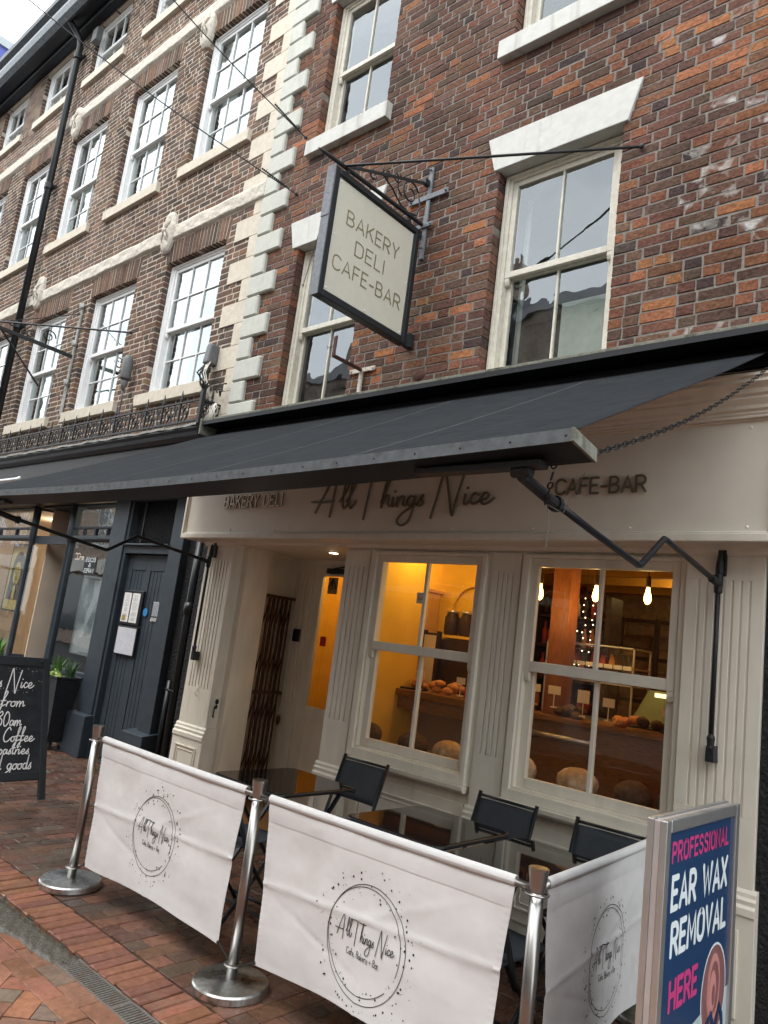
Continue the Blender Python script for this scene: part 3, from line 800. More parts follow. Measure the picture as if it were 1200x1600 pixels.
holes.append(qh)
def pale(s, pos):
    return s.pick()
B.alt = lambda s, p: s.rg.random() < .006+max(0, min(1, (p[0]+1.85)/.55))*(.45 if p[2] < 5.2 else .16)
lay(B, -6.31, 1.4, 3.48, 8.9, .0782, holes, S=.227, H=.109, J=.009, hh=.0695)
# ragged white patches of old limewash on the bricks towards the right edge
B.emit(cafe, 'brick', 300)
RO = [(r[0]-.007, r[1]+.007, r[2]-.01, r[3]+.01) for r in OPEN]
backing(cafe, 'mortar_wall', -6.31, 1.4, 3.40, 9.0, RO, 'grey_mortar', YB+.0042, YB+.30)
for a, b, xr in quoins:
    add(cafe, 'quoin', MB().box(-6.31, xr, YB-.040, YB+.06, a, b), 'sage_white_paint', bevel=.013, seg=1)
for (x0, x1, z0) in ((-3.33,-2.04,5.435), (-5.76,-4.44,5.435), (-3.33,-2.04,8.335), (-5.76,-4.44,8.335)):
    q = MB(); s = .09
    q.hexa([(x0+s,YB-.022,z0), (x1-s,YB-.022,z0), (x1-s,YB+.20,z0), (x0+s,YB+.20,z0), (x0,YB-.018,z0+.31), (x1,YB-.018,z0+.31), (x1,YB+.2,z0+.31), (x0,YB+.2,z0+.31)])
    add(cafe, 'lintel', q, 'white_masonry', bevel=.006)
for (x0, x1, z0, z1) in ((-5.66,-4.53,6.45,6.63), (-3.30,-2.07,6.45,6.63), (-5.64,-4.56,3.60,3.72), (-3.26,-2.1,3.60,3.72)):
    q = MB(); pr = .075
    q.prism([(YB-pr, z0), (YB+.2, z0), (YB+.2, z1+.01), (YB-pr, z1-.012)], x0, x1)
    add(cafe, 'window_sill', q, 'white_masonry', bevel=.006)
for (x0, x1, z0, z1) in OPEN:
    upper_window(cafe, x0, x1, z0, z1, YB+.105, 'old_cream_gloss', 2, 1, 'old_glass', box=.07)
def room(bld, x0, x1, z0, z1, y0, y1, m, nm='room_interior'):
    q = MB(); t = .03
    q.box(x0, x1, y1, y1+t, z0, z1); q.box(x0, x1, y0, y1, z0-t, z0); q.box(x0, x1, y0, y1, z1, z1+t)
    q.box(x0-t, x0, y0, y1, z0-t, z1+t); q.box(x1, x1+t, y0, y1, z0-t, z1+t)
    return add(bld, nm, q, m)
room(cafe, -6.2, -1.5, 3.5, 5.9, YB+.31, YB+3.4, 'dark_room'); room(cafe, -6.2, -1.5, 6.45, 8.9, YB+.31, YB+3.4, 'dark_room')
# things seen through the old panes: pale blind board in the right lower sash
q = MB(); q.box(-2.72, -2.26, YB+.33, YB+.345, 3.80, 4.34); q.box(-2.82, -2.2, YB+.32, YB+.38, 3.76, 3.80)
add(cafe, 'blind', q, 'net_curtain', bevel=.003)
q = MB(); q.grid(lambda a, b: (-3.14+.05*a, YB+.36+.01*math.sin(a*9), 3.75+b*1.6), 12, 2)
add(cafe, 'curtain', q, 'net_curtain', smooth=True)
if False: q.grid(lambda a, b: (-3.12+.12*a, YB+.36+.03*math.sin(a*14), 3.75+b*1.6), 20, 2); q.grid(lambda a, b: (-5.52+.14*a, YB+.36+.03*math.sin(a*14), 3.75+b*1.6), 20, 2)
q = MB(); q.box(-6.3, 1.4, YB+.3, YB+6, 8.9, 9.0); q.box(-6.31, 1.4, YB+5.9, YB+6, 0, 8.9)
add(cafe, 'roof', q, 'roof_slate')

# ---- shopfront of the cafe
P1 = 4.15; P2 = 4.20
def flutes(mb, x0, x1, z0, z1, y, n, gw=.012, m=.07, gz0=1.02, gz1=2.20, dep=.009, yb=None):
    """board with n recessed grooves"""
    yb = yb or y+.05; mb.box(x0, x1, y+dep, yb, z0, z1)
    mb.box(x0, x1, y, y+dep-.001, z0, gz0); mb.box(x0, x1, y, y+dep-.001, gz1, z1)
    gs = [x0+m+(x1-x0-2*m)*k/(n-1) for k in range(n)]
    e = [x0]+[v for g in gs for v in (g-gw/2, g+gw/2)]+[x1]
    for a, b in zip(e[::2], e[1::2]): mb.box(a, b, y, y+dep-.001, gz0, gz1)
def base_mould(mb, x0, x1, y, z=.60, yb=None):
    yb = yb or y+.1
    prof = [(yb, z-.02), (y-.035, z-.02), (y-.035, z+.015), (y-.022, z+.028), (y-.026, z+.05), (y-.012, z+.062), (y-.012, z+.08), (y-.002, z+.095), (yb, z+.095)]
    mb.prism(prof, x0-.02, x1+.02)
def panelled(parent, nm, x0, x1, z0, z1, y, dep=.1, m='shopfront_paint', inset=.07):
    q = MB(); q.box(x0, x1, y, y+dep, z0, z1)
    o = add(parent, nm, q, m, bevel=.003)
    f = MB(); i = inset
    frame_rect(f, x0+i, x1-i, z0+i, z1-i, .014, .014, .014, .014, y-.010, y+.002)
    frame_rect(f, x0+i+.035, x1-i-.035, z0+i+.035, z1-i-.035, .009, .009, .009, .009, y-.006, y+.002)
    add(o, 'panel_moulding', f, m, bevel=.003)
    return o
for (a, b) in ((-6.02, -5.60), (-1.49, -1.09)):
    q = MB(); flutes(q, a, b, .69, 2.33, P1, 7, yb=P1+.12); pl = add(cafe, 'pilaster', q, 'shopfront_paint', bevel=.0015, seg=1)
    q = MB(); base_mould(q, a, b, P1, .60, P1+.12); add(pl, 'base_moulding', q, 'shopfront_paint', bevel=.002)
    q = MB(); q.prism([(P1+.12, 2.33), (P1-.006, 2.33), (P1-.02, 2.345), (P1-.02, 2.365), (P1-.04, 2.385), (P1-.04, 2.42), (P1+.12, 2.42)], a-.025, b+.025); add(pl, 'capital', q, 'shopfront_paint', bevel=.002)
    panelled(cafe, 'plinth', a-.02, b+.02, .05, .58, P1-.025, .15)
# window bay pilasters
for (a, b) in ((-4.193, -3.93), (-2.80, -2.575)):
    q = MB(); flutes(q, a+.0, b, .69, 2.33, P2, 4, yb=P2+.10, m=.055, gw=.010); pl = add(cafe, 'pilaster', q, 'shopfront_paint', bevel=.0015, seg=1)
    q = MB(); base_mould(q, a, b, P2, .60, P2+.1); add(pl, 'base_moulding', q, 'shopfront_paint', bevel=.002)
    panelled(cafe, 'plinth', a-.02, b+.02, .05, .58, P2-.025, .13, inset=.045)
q = MB(); q.prism([(P2+.3, 2.345), (P2-.01, 2.345), (P2-.03, 2.365), (P2-.03, 2.39), (P2-.05, 2.405), (P2-.05, 2.44), (P2+.3, 2.44)], -4.22, -1.50)
add(cafe, 'frieze_moulding', q, 'shopfront_paint', bevel=.002)
q = MB(); q.box(-4.19, -1.49, P2+.02, P2+.12, 2.31, 2.345); q.box(-4.15, -1.49, P2+.05, P2+.12, .05, .80)
add(cafe, 'stallriser', q, 'shopfront_paint', bevel=.002)
for (a, b) in ((-3.945, -3.897), (-2.843, -2.79), (-2.585, -2.552), (-1.503, -1.485)):
    add(cafe, 'window_lining', MB().box(a, b, P2+.012, P2+.125, .80, 2.345), 'shopfront_paint')
for (a, b) in ((-3.86, -2.86), (-2.50, -1.53)):
    panelled(cafe, 'stallriser_panel', a, b, .12, .68, P2+.035, .02)
q = MB(); q.box(-4.15, -1.5, 4.02, P2+.06, .0, .06); add(cafe, 'doorstep', q, 'grey_mortar', bevel=.006)
for (a, b) in ((-3.90, -2.84), (-2.555, -1.50)):
    x0, x1, z0, z1 = a+.05, b-.032, .862, 2.300
    q = MB(); frame_rect(q, a, b, .80, 2.325, .05, .032, .062, .025, P2-.018, P2+.07)
    w = add(cafe, 'shop_window', q, 'shopfront_paint', bevel=.004)
    q = MB(); q.prism([(P2+.06, .755), (P2-.025, .755), (P2-.04, .772), (P2-.045, .798), (P2+.06, .800)], a-.012, b+.012)
    add(w, 'window_sill', q, 'shopfront_paint', bevel=.003)
    q = MB(); frame_rect(q, x0, x1, z0, z1, .014, .010, .014, .014, P2+.004, P2+.12); add(w, 'window_frame', q, 'shopfront_paint', bevel=.002)
    zm = 1.613
    sash(w, x0+.014, x1-.010, zm-.032, z1-.012, P2+.004, 2, 1, 'shopfront_paint', 'shop_glass', stile=.046, rb=.065, rt=.042, bar=.026, th=.038)
    sash(w, x0+.014, x1-.010, z0+.014, zm+.028, P2+.044, 2, 1, 'shopfront_paint', 'shop_glass', stile=.056, rb=.062, rt=.05, bar=.026, th=.042, horn=False)
# ---- fascia
FY = 3.98
q = MB(); q.box(-6.19, -1.02, FY, YB, 2.40, 3.05); fas = add(cafe, 'fascia', q, 'shopfront_panel', bevel=.002)
q = MB(); frame_rect(q, -6.215, -1.00, 2.375, 3.05, .028, .028, .045, .02, FY-.028, FY+.02)
frame_rect(q, -6.187, -1.028, 2.420, 3.03, .012, .012, .012, .01, FY-.014, FY+.01)
add(fas, 'fascia_frame', q, 'shopfront_paint', bevel=.005)
q = MB(); q.box(-6.19, -1.02, FY-.01, YB, 2.372, 2.40); q.box(-6.0, -4.2, P1, 5.0, 2.352, 2.372); add(cafe, 'soffit', q, 'shopfront_panel')
q = MB()
prof = [(YB, 3.04), (FY-.02, 3.04), (FY-.035, 3.055), (FY-.035, 3.075), (FY-.05, 3.085), (FY-.055, 3.11), (FY-.07, 3.135), (FY-.078, 3.15), (FY-.078, 3.165), (FY-.095, 3.18), (FY-.105, 3.21), (FY-.125, 3.235), (FY-.135, 3.245), (FY-.135, 3.275), (FY-.15, 3.285), (FY-.15, 3.31), (YB, 3.36)]
prof = [(y, 3.04+(z-3.04)*.72) for y, z in prof]
q.prism(prof, -6.24, -.97); add(fas, 'cornice', q, 'shopfront_paint', bevel=.002)
q = MB(); q.grid(lambda a, b: (-6.26+a*5.31, FY-.165+b*.36+.004*math.sin(a*60), 3.242+b*.050+.004*math.sin(a*37+b*3)), 120, 3)
add(fas, 'lead_flashing', q, 'lead_grey', smooth=True)
sc = MB()
for k in range(9):
    for zz in (2.455, 2.985): sc.blob((-6.1+k*.62, FY-.002, zz), .008, .004, .008, 8, 4)
add(fas, 'screw_head', sc, 'pale_lit_brass', smooth=True)
def raised_letters(parent, text, x0, x1, z0, size, th, y, m, depth=.010, sp=.2, lift=.006):
    w = sum(SANS[c][0]+sp for c in text)-sp; sx = (x1-x0)/w; x = 0
    for c in text:
        if c != ' ':
            q = MB(); text_mesh(q, [[(a+x, b) for a, b in s] for s in SANS[c][1]], sx, size, th, lambda u, v, h: (x0+u, y-h, z0+v), depth=depth, lift=lift)
            o = add(parent, 'letter', q, 'brass_letter')
            if m != 'brass_letter':  # lit face over darker sides: sky reflection and side shadow as colour
                q = MB(); text_mesh(q, [[(a+x, b) for a, b in s] for s in SANS[c][1]], sx, size, th*.82, lambda u, v, h: (x0+u, y-h, z0+v), lift=lift+depth+.0012)
                add(o, 'lit_letter_face', q, m)
        x += SANS[c][0]+sp
def lettering(parent, nm, text, x0, x1, z0, size, th, y, m, depth=.010, sp=.2, font=SANS, smooth=False, lift=.006):
    st, w = strokes_for(text, font, sp, smooth); q = MB(); sx = (x1-x0)/w
    text_mesh(q, st, sx, size, th, lambda u, v, h: (x0+u, y-h, z0+v), depth=depth, lift=lift)
    return add(parent, nm, q, m)
raised_letters(fas, 'BAKERY DELI', -5.60, -4.80, 2.657, .105, .0150, FY, 'pale_lit_brass', lift=.012)
raised_letters(fas, 'CAFE-BAR', -2.24, -1.68, 2.662, .093, .0120, FY, 'brass_letter')
st, w = strokes_for('All Things Nice', SCRIPT, .02, True)
q = MB(); text_mesh(q, st, 1.66/w, .205, .0135, lambda u, v, h: (-4.36+u, FY-h, 2.612+v), depth=.012, lift=.014)
add(fas, 'script_lettering', q, 'brass_letter')
# ---- entrance recess
q = MB(); q.box(-5.62, -5.53, P1+.12, 4.55, 0, 2.352); q.box(-5.75, -5.65, 4.55, 5.03, 0, 2.352)
q.box(-5.75, -5.62, 4.50, 4.56, 0, 2.352); q.box(-4.14, -4.05, P2+.1, 5.0, 0, 2.352)
add(cafe, 'recess_wall', q, 'shopfront_paint')
q = MB(); q.prism([(4.26, 2.33), (4.26, 2.352), (4.6, 2.352), (4.6, 2.33)], -5.53, -5.50); q.box(-5.65, -5.63, 4.57, 5.0, 2.325, 2.352); add(cafe, 'ceiling_moulding', q, 'shopfront_paint')
q = MB(); q.box(-5.65, -4.1, 4.2, 5.3, 0.0, .05); add(cafe, 'entrance_floor', q, 'varnished_oak')
q = MB(); q.box(-5.65, -5.40, 5.0, 5.06, .05, 2.352); q.box(-4.42, -4.05, 5.0, 5.06, .05, 2.352); q.box(-5.4, -4.42, 5.0, 5.06, 2.31, 2.352)
for k in range(4): q.box(-5.61+k*.052, -5.585+k*.052, 4.985, 5.0, .95, 2.22)
df = add(cafe, 'door_frame', q, 'shopfront_paint', bevel=.003)
q = MB(); frame_rect(q, -5.40, -4.42, .06, 2.31, .125, .125, .90, .11, 5.01, 5.05)
frame_rect(q, -5.27, -4.55, .20, .86, .02, .02, .02, .02, 4.995, 5.012); door = add(cafe, 'entrance_door', q, 'shopfront_paint', bevel=.003)
add(door, 'glass_pane', MB().box(-5.275, -4.545, 5.028, 5.032, .96, 2.20), 'shop_glass')
q = MB(); q.box(-5.18, -4.9, 4.95, 5.01, 2.22, 2.27); q.bar((-5.1, 4.97, 2.27), (-4.75, 4.90, 2.30), .02, .012); add(door, 'door_closer', q, 'black_iron', bevel=.004)
q = MB()
for zz in (2.05, 1.2, .5): q.lathe([(.011, -.05), (.011, .05)], (-5.405, 4.995, zz), 8)
add(door, 'hinge', q, 'shopfront_paint')
q = MB(); q.poly([(-5.20,5.018,2.03), (-5.07,5.018,2.03), (-5.07,5.018,2.19), (-5.20,5.018,2.19)]); st_ = add(door, 'warning_sticker', q, 'menu_gold')
q = MB(); q.bar((-5.19,5.012,2.085), (-5.135,5.012,2.175), .004, .010, (0,1,0)); q.bar((-5.135,5.012,2.175), (-5.08,5.012,2.085), .004, .010, (0,1,0)); q.bar((-5.08,5.011,2.085), (-5.19,5.011,2.085), .004, .010, (0,1,0)); q.bar((-5.14,5.010,2.15), (-5.13,5.010,2.10), .003, .012, (0,1,0))
add(st_, 'sticker_print', q, 'black_ink')
q = MB(); q.box(-5.205, -5.13, 5.018, 5.022, 1.53, 1.62); add(door, 'red_sticker', q, 'red_sticker')
q = MB(); q.box(-5.545, -5.46, 4.962, 4.985, 1.54, 1.66); q.box(-5.525, -5.48, 4.955, 4.963, 1.60, 1.64); add(cafe, 'keypad', q, 'black_paint', bevel=.004)
q = MB(); q.lathe([(.055, 0), (.055, -.006), (.04, -.010)], (-4.62, 4.47, 2.352), 20); dl = add(cafe, 'downlight', q, 'white_gloss')
add(dl, 'lamp', MB().lathe([(.038, 0), (.038, -.002)], (-4.62, 4.47, 2.342), 16), 'lamp_white')
def hook(nm, x, y, z):
    q = MB(); q.blob((x, y, z+.07), .02, .015, .025, 8, 5); q.tube([(x, y, z+.03), (x+.005, y-.02, z+.02), (x, y-.02, z-.05), (x-.01, y-.005, z-.07), (x-.02, y-.02, z-.05)], .006, 6); q.blob((x, y, z+.025), .012, .012, .02, 8, 4)
    return add(cafe, nm, q, 'black_iron', smooth=True)
hook('door_hook', -5.585, P1+.07, .86)
q = MB(); q.tube([(-5.80, P1-.01, 1.02), (-5.80, P1-.035, .99), (-5.79, P1-.03, .96), (-5.785, P1-.01, .95)], .006, 6); q.box(-5.81, -5.79, P1-.006, P1, 1.0, 1.05); add(cafe, 'cleat_hook', q, 'shopfront_paint')
q = MB(); q.tube([(-1.30, P1-.01, 1.02), (-1.30, P1-.04, .99), (-1.29, P1-.035, .96), (-1.285, P1-.01, .95)], .006, 6); q.box(-1.31, -1.29, P1-.006, P1, 1.0, 1.05); add(cafe, 'cleat_hook', q, 'shopfront_paint')
# folding metal gate standing open against the side wall
q = MB()
for k in range(13):
    y = 4.60+k*.027+(.006 if k % 3 else 0); xo = -5.61+(.022 if k % 2 else 0)
    q.box(xo, xo+.016, y, y+.011, .07, 1.94)
    if k < 12 and k % 2 == 0:
        for j in range(4):
            z = .30+j*.45; q.bar((xo+.01, y+.006, z), (xo+.03, y+.030, z+.20), .004, .012, (1,0,0))
q.box(-5.615, -5.57, 4.585, 4.96, 1.93, 1.955); q.box(-5.61, -5.575, 4.585, 4.96, 1.02, 1.045); q.box(-5.615, -5.57, 4.585, 4.96, .055, .08)
q.blob((-5.56, 4.95, .78), .02, .02, .05, 8, 5)
gate = single('folding_gate', 'brown metal lattice gate folded back inside the entrance beside the door', 'gate', q, 'rust_iron', (-5.6, 4.75, .05))

# ------------------------------------------------------------------ cafe interior
room(cafe, -5.62, -1.10, .12, 2.62, 5.08, 8.6, 'ochre_wall', 'back_room')
q = MB(); q.box(-4.05, -4.03, P2+.14, 5.06, .12, 2.62); q.box(-4.05, -1.10, P2+.14, 5.08, .09, .12); q.box(-4.05, -1.10, P2+.14, 5.08, 2.62, 2.65); q.box(-1.10, -1.07, P2+.14, 5.08, .09, 2.65)
q.box(-5.62, -4.05, 5.07, 5.10, 2.36, 2.65); q.box(-1.49, -1.10, P2+.12, P2+.15, .09, 2.65); q.box(-4.19, -1.49, P2+.13, P2+.16, 2.34, 2.66); q.box(-4.15,-1.49,P2+.13,P2+.16,.06,.80)
add(cafe, 'room_lining', q, 'ochre_wall')
q = MB(); q.box(-5.60, -4.3, 5.75, 5.80, .12, 2.62); lob = add(cafe, 'lobby_wall', q, 'ochre_wall')
q = MB(); q.box(-5.60, -4.3, 5.73, 5.752, 1.0, 1.04); add(lob, 'dado_rail', q, 'ochre_wall', bevel=.004)
q = MB(); q.box(-5.0, -1.12, 8.50, 8.58, .12, 2.6)
sw = add(cafe, 'stone_wall', q, 'stone_wall')
mbk = MB()
for r in range(13):
    x = -4.9-(.1 if r % 2 else 0)
    while x < -1.2:
        w = rnd.uniform(.16, .38); mbk.box(max(-4.94, x), min(-1.14, x+w), 8.475+rnd.uniform(-.008, .008), 8.51, .6+r*.135, .72+r*.135); x += w+.018
add(sw, 'stone_block', mbk, 'stone_wall', bevel=.008, kind='stuff')
q = MB()
for x in (-3.95, -3.55, -3.15, -2.75): q.box(x, x+.05, 7.92, 7.96, .5, 2.25)
for z in (.9, 1.35, 1.8, 2.2): q.box(-3.95, -2.70, 7.93, 7.955, z, z+.04)
add(cafe, 'window_screen', q, 'dark_timber', bevel=.004)
q = MB(); q.box(-2.84, -2.69, 5.12, 5.27, .12, 2.62); add(cafe, 'timber_post', q, 'red_timber', bevel=.006)
q = MB()
for k in range(4): q.box(-4.0, -1.12, 5.9+k*.7, 5.98+k*.7, 2.52, 2.62)
add(cafe, 'ceiling_beam', q, 'ochre_dark', bevel=.006)
# arched niche with jars
q = MB(); ang = [R_(a) for a in range(0, 181, 15)]
pts = [(-3.85+.27*math.cos(a), 2.0+.27*math.sin(a)) for a in ang]
q.poly([(x, 5.60, z) for x, z in ([(-3.58, 1.45)]+pts+[(-4.12, 1.45)])])
for (a, b) in zip(pts, pts[1:]): q.bar((a[0],5.58,a[1]), (b[0],5.58,b[1]), .06, .035, (0,1,0))
q.box(-4.16, -3.56, 5.46, 5.62, 1.755, 1.78); q.box(-4.3, -3.56, 5.62, 5.66, .12, 2.62)
niche = add(cafe, 'arched_niche', q, 'ochre_wall')
def lamp(x, y, z, n):
    t = thing('pendant_lamp', n, 'lamp', (x, y, z), 'bare filament pendant lamps hanging inside the right shop window')
    add(t, 'flex', MB().tube([(x, y, 2.62), (x, y, z+.15)], .004, 6), 'black_paint')
    add(t, 'lamp_holder', MB().lathe([(.006, .17), (.018, .16), (.020, .10), (.016, .085)], (x, y, z), 10), 'dark_timber', smooth=True)
    add(t, 'bulb', MB().lathe([(.011, .085), (.014, .06), (.023, .025), (.026, 0), (.020, -.022), (.009, -.034), (0, -.036)], (x, y, z), 14), 'bulb_glow', smooth=True)
    ld = bpy.data.lights.new('bulb_light', 'POINT'); ld.energy = 1.3; ld.color = (1, .64, .24); ld.shadow_soft_size = .05
    lo = bpy.data.objects.new('bulb_light', ld); COL.objects.link(lo); lo.parent = t; lo.location = (0, -.02, -.12)
lamp(-2.80, 4.86, 2.13, 'glowing filament bulb at the left end of the right shop window')
lamp(-2.50, 5.15, 2.17, 'glowing filament bulb beside the centre bar of the right shop window')
lamp(-2.13, 5.20, 2.18, 'glowing filament bulb hanging in the right half of the right shop window')
# ceiling lamps of the left room
for (x, y, e) in ((-3.75, 4.85, 3.4), (-4.9, 5.4, 3.4), (-2.6, 7.0, 3.0)):
    q = MB(); q.lathe([(.06, 0), (.06, -.012), (.045, -.02)], (x, y, 2.618), 16)
    c = add(cafe, 'ceiling_lamp', q, 'white_gloss'); add(c, 'lamp', MB().lathe([(.04, 0), (.04, -.003)], (x, y, 2.597), 14), 'lamp_white')
    ld = bpy.data.lights.new('ceiling_light', 'POINT'); ld.energy = e; ld.color = (1, .76, .30); ld.shadow_soft_size = .06
    lo = bpy.data.objects.new('ceiling_light', ld); COL.objects.link(lo); lo.location = (x, y, 2.50)

# interior furniture ---------------------------------------------------------
t = thing('display_table', 'rustic wooden display table with pastries seen through the left shop window', 'table', (-3.8, 5.0, .12))
q = MB(); q.box(-4.35, -3.02, 4.82, 5.35, 1.235, 1.29); add(t, 'tabletop', q, 'varnished_oak', bevel=.004)
q = MB(); q.box(-4.32, -3.05, 4.86, 4.90, 1.13, 1.235); add(t, 'apron', q, 'varnished_oak', bevel=.004)
for x in (-4.30, -3.16): add(t, 'leg', MB().box(x, x+.09, 4.87, 4.96, .12, 1.235), 'varnished_oak', bevel=.004)
q = MB(); q.box(-4.15, -3.42, 5.28, 5.31, .5, 1.12); add(t, 'back_board', q, 'peach_wall')
def cards(pts, y, lab, grp):
    for i, (x, z, w, h) in enumerate(pts):
        q = MB(); q.box(x-w/2, x+w/2, y, y+.003, z, z+h); q.box(x-.003, x+.003, y+.001, y+.004, z-.09, z); q.box(x-.02, x+.02, y-.01, y+.02, z-.095, z-.088)
        single('price_card', lab[i], 'price card', q, 'price_card', (x, y, z-.095), grp)
cards([(-4.08, 1.42, .075, .05), (-3.82, 1.40, .085, .055), (-3.42, 1.40, .08, .05), (-3.20, 1.38, .07, .05)], 4.86,
      ['small pale price card at the left end of the pastry table', 'pale price card above the croissants on the pastry table', 'price card on a pick in the middle right of the pastry table', 'price card at the right end of the pastry table'], 'price cards on the pastry table')
rg = random.Random(5)
for i, (x, lab) in enumerate(((-3.93, 'golden croissant pile at the left of the pastry table'), (-3.72, 'pink glazed pastry heap beside the croissants'), (-3.55, 'small pastry heap behind the centre bar of the left window'))):
    q = MB()
    for k in range(5): q.blob((x+rg.uniform(-.06, .06), 5.0+rg.uniform(-.06, .05), 1.325+.012*k), .055, .035, .028, 9, 6, .12, rg)
    single('pastry_pile', lab, 'pastries', q, 'pastry', (x, 5.0, 1.29), smooth=True)
q = MB(); q.box(-3.42, -3.22, 4.92, 5.08, 1.29, 1.38); single('cake_box', 'dark red box on the right half of the pastry table', 'box', q, 'red_box', (-3.32, 5.0, 1.29), bevel=.006)
q = MB(); q.lathe([(.13, 0), (.14, .012), (.12, .014)], (-4.0, 5.0, 1.29), 18); single('serving_slate', 'round dark serving tray under the croissants', 'tray', q, 'black_paint', (-4.0, 5.0, 1.29))
for i, (x, r, lab) in enumerate(((-3.98, .10, 'torn rustic loaf at the left of the left window sill'), (-3.55, .13, 'low round brown loaf in the middle of the left window sill'), (-3.22, .125, 'large floury round loaf at the right end of the left window sill'))):
    q = MB(); q.blob((x, 4.52, .93), r, r*.8, .085, 16, 8, .03, rg); single('bread_loaf', lab, 'bread', q, 'dark_loaf' if i < 2 else 'bread_crust', (x, 4.52, .86), smooth=True)
for i, (x, r, m_, lab) in enumerate(((-2.62, .105, 'bread_crust', 'pale round loaf at the left of the right window sill'), (-2.22, .135, 'bread_crust', 'large floured bun loaf behind the centre bar of the right window'), (-1.86, .115, 'dark_loaf', 'dark rye loaf in the right half of the right window sill'), (-1.62, .10, 'dark_loaf', 'dark loaf tucked in the right corner of the right window sill'))):
    q = MB(); q.blob((x, 4.52, .94), r, r*.8, .09, 16, 8, .03, rg); single('bread_loaf', lab, 'bread', q, m_, (x, 4.52, .86), smooth=True)
q = MB(); q.box(-4.1, -1.25, 4.33, 4.78, .80, .855); add(cafe, 'window_shelf', q, 'dark_timber', bevel=.004)
q = MB(); q.box(-4.24, -4.20, 5.34, 5.38, 1.2, 1.80); q.box(-4.07, -4.04, 5.34, 5.38, 1.2, 1.80); q.box(-4.20, -4.07, 5.35, 5.365, 1.24, 1.78)
t = single('menu_board', 'narrow dark framed menu board with a cream sheet seen through the left window', 'menu board', q, 'dark_timber', (-4.14, 5.36, 1.2))
q = MB(); q.box(-4.20, -4.07, 5.335, 5.348, 1.26, 1.76); add(t, 'menu_sheet', q, 'peach_wall')
t = thing('reflection_cabinet', 'made-up tall cabinet standing in for a reflection in the left shop window', 'cabinet', (-4.05, 5.5, .12))  # no real cabinet: added where the glass only shows a pale reflection
add(t, 'cabinet_body', MB().box(-4.75, -4.27, 5.42, 5.60, .12, 2.15), 'pale_ochre', bevel=.01)
add(t, 'cabinet_top', MB().box(-4.77, -4.25, 5.40, 5.62, 2.15, 2.18), 'pale_ochre', bevel=.004)
for i, (x, lab) in enumerate(((-4.065, 'dark glass storage jar at the left of the niche shelf'), (-3.90, 'dark glass storage jar at the right of the niche shelf'))):
    t = thing('storage_jar', lab, 'jar', (x, 5.54, 1.78), 'jars on the niche shelf')
    add(t, 'jar_body', MB().lathe([(.06, 0), (.068, .02), (.068, .16), (.05, .19), (.05, .20)], (x, 5.54, 1.78), 14), 'dark_timber', smooth=True)
    add(t, 'jar_lid', MB().lathe([(.053, .20), (.053, .225), (.0, .23)], (x, 5.54, 1.78), 14), 'alu_frame', smooth=True)
q = MB(); q.box(-4.12, -3.66, 5.44, 5.60, .12, 1.74); single('dark_cabinet', 'dark wooden cabinet below the niche at the right of the left window', 'cabinet', q, 'dark_timber', (-3.9, 5.5, .12), bevel=.006)
# serving counter in the right room
t = thing('serving_counter', 'long oak serving counter with a steel trim behind the right shop window', 'counter', (-2.1, 5.2, .12))
add(t, 'counter_top', MB().box(-2.98, -1.15, 5.05, 5.62, 1.235, 1.275), 'varnished_oak', bevel=.004)
add(t, 'counter_front', MB().box(-2.96, -1.15, 5.10, 5.14, .12, 1.235), 'varnished_oak', bevel=.003)
add(t, 'steel_trim', MB().tube([(-2.97, 5.07, 1.13), (-2.38, 5.07, 1.13)], .022, 8), 'alu_frame', smooth=True)
add(t, 'kick_panel', MB().box(-2.2, -1.5, 5.09, 5.10, .3, .95), 'red_timber', bevel=.003)
t = thing('display_case', 'glass display case of wrapped goods above the left end of the counter', 'display case', (-2.6, 5.5, 1.275))
q = MB()
for (x, y) in ((-2.95, 5.30), (-2.25, 5.30), (-2.95, 5.6), (-2.25, 5.6)): q.box(x, x+.012, y, y+.012, 1.275, 1.83)
for z in (1.275, 1.55, 1.675, 1.82): q.box(-2.95, -2.238, 5.30, 5.612, z, z+.010)
add(t, 'case_frame', q, 'alu_frame')
add(t, 'glass_pane', MB().box(-2.94, -2.25, 5.302, 5.305, 1.28, 1.82), 'shop_glass')
rg = random.Random(9)
for k in range(9):
    x = -2.90+k*.073; q = MB(); q.hexa([(x, 5.36, 1.69), (x+.05, 5.36, 1.69), (x+.055, 5.42, 1.69), (x+.005, 5.42, 1.69), (x+.01, 5.37, 1.69+rg.uniform(.06, .10)), (x+.04, 5.37, 1.75), (x+.045, 5.41, 1.75), (x+.015, 5.41, 1.78)])
    add(t, 'wrapped_good', q, rg.choice(['red_box', 'pastry', 'pale_ochre', 'dark_timber']), bevel=.004)
    q = MB(); q.box(x, x+.062, 5.296, 5.299, 1.665, 1.695); add(t, 'shelf_label', q, 'paper_white')
for k in range(8):
    x = -2.9+k*.085; add(t, 'wrapped_good', MB().box(x, x+.06, 5.36, 5.42, 1.56, 1.56+rg.uniform(.04, .09)), rg.choice(['red_box', 'paper_white', 'dark_timber', 'pastry']), bevel=.004)
cards([(-2.86, 1.43, .09, .055), (-2.70, 1.43, .10, .06), (-2.47, 1.40, .09, .09), (-2.28, 1.40, .085, .06), (-1.86, 1.40, .11, .06)], 5.02,
      ['price card at the left edge of the oak counter', 'slanted price card under the red post on the oak counter', 'tall written price card left of the centre bar on the oak counter', 'price card just right of the centre bar on the oak counter', 'wide price card at the right end of the oak counter'], 'price cards on the oak counter')
rg = random.Random(4)
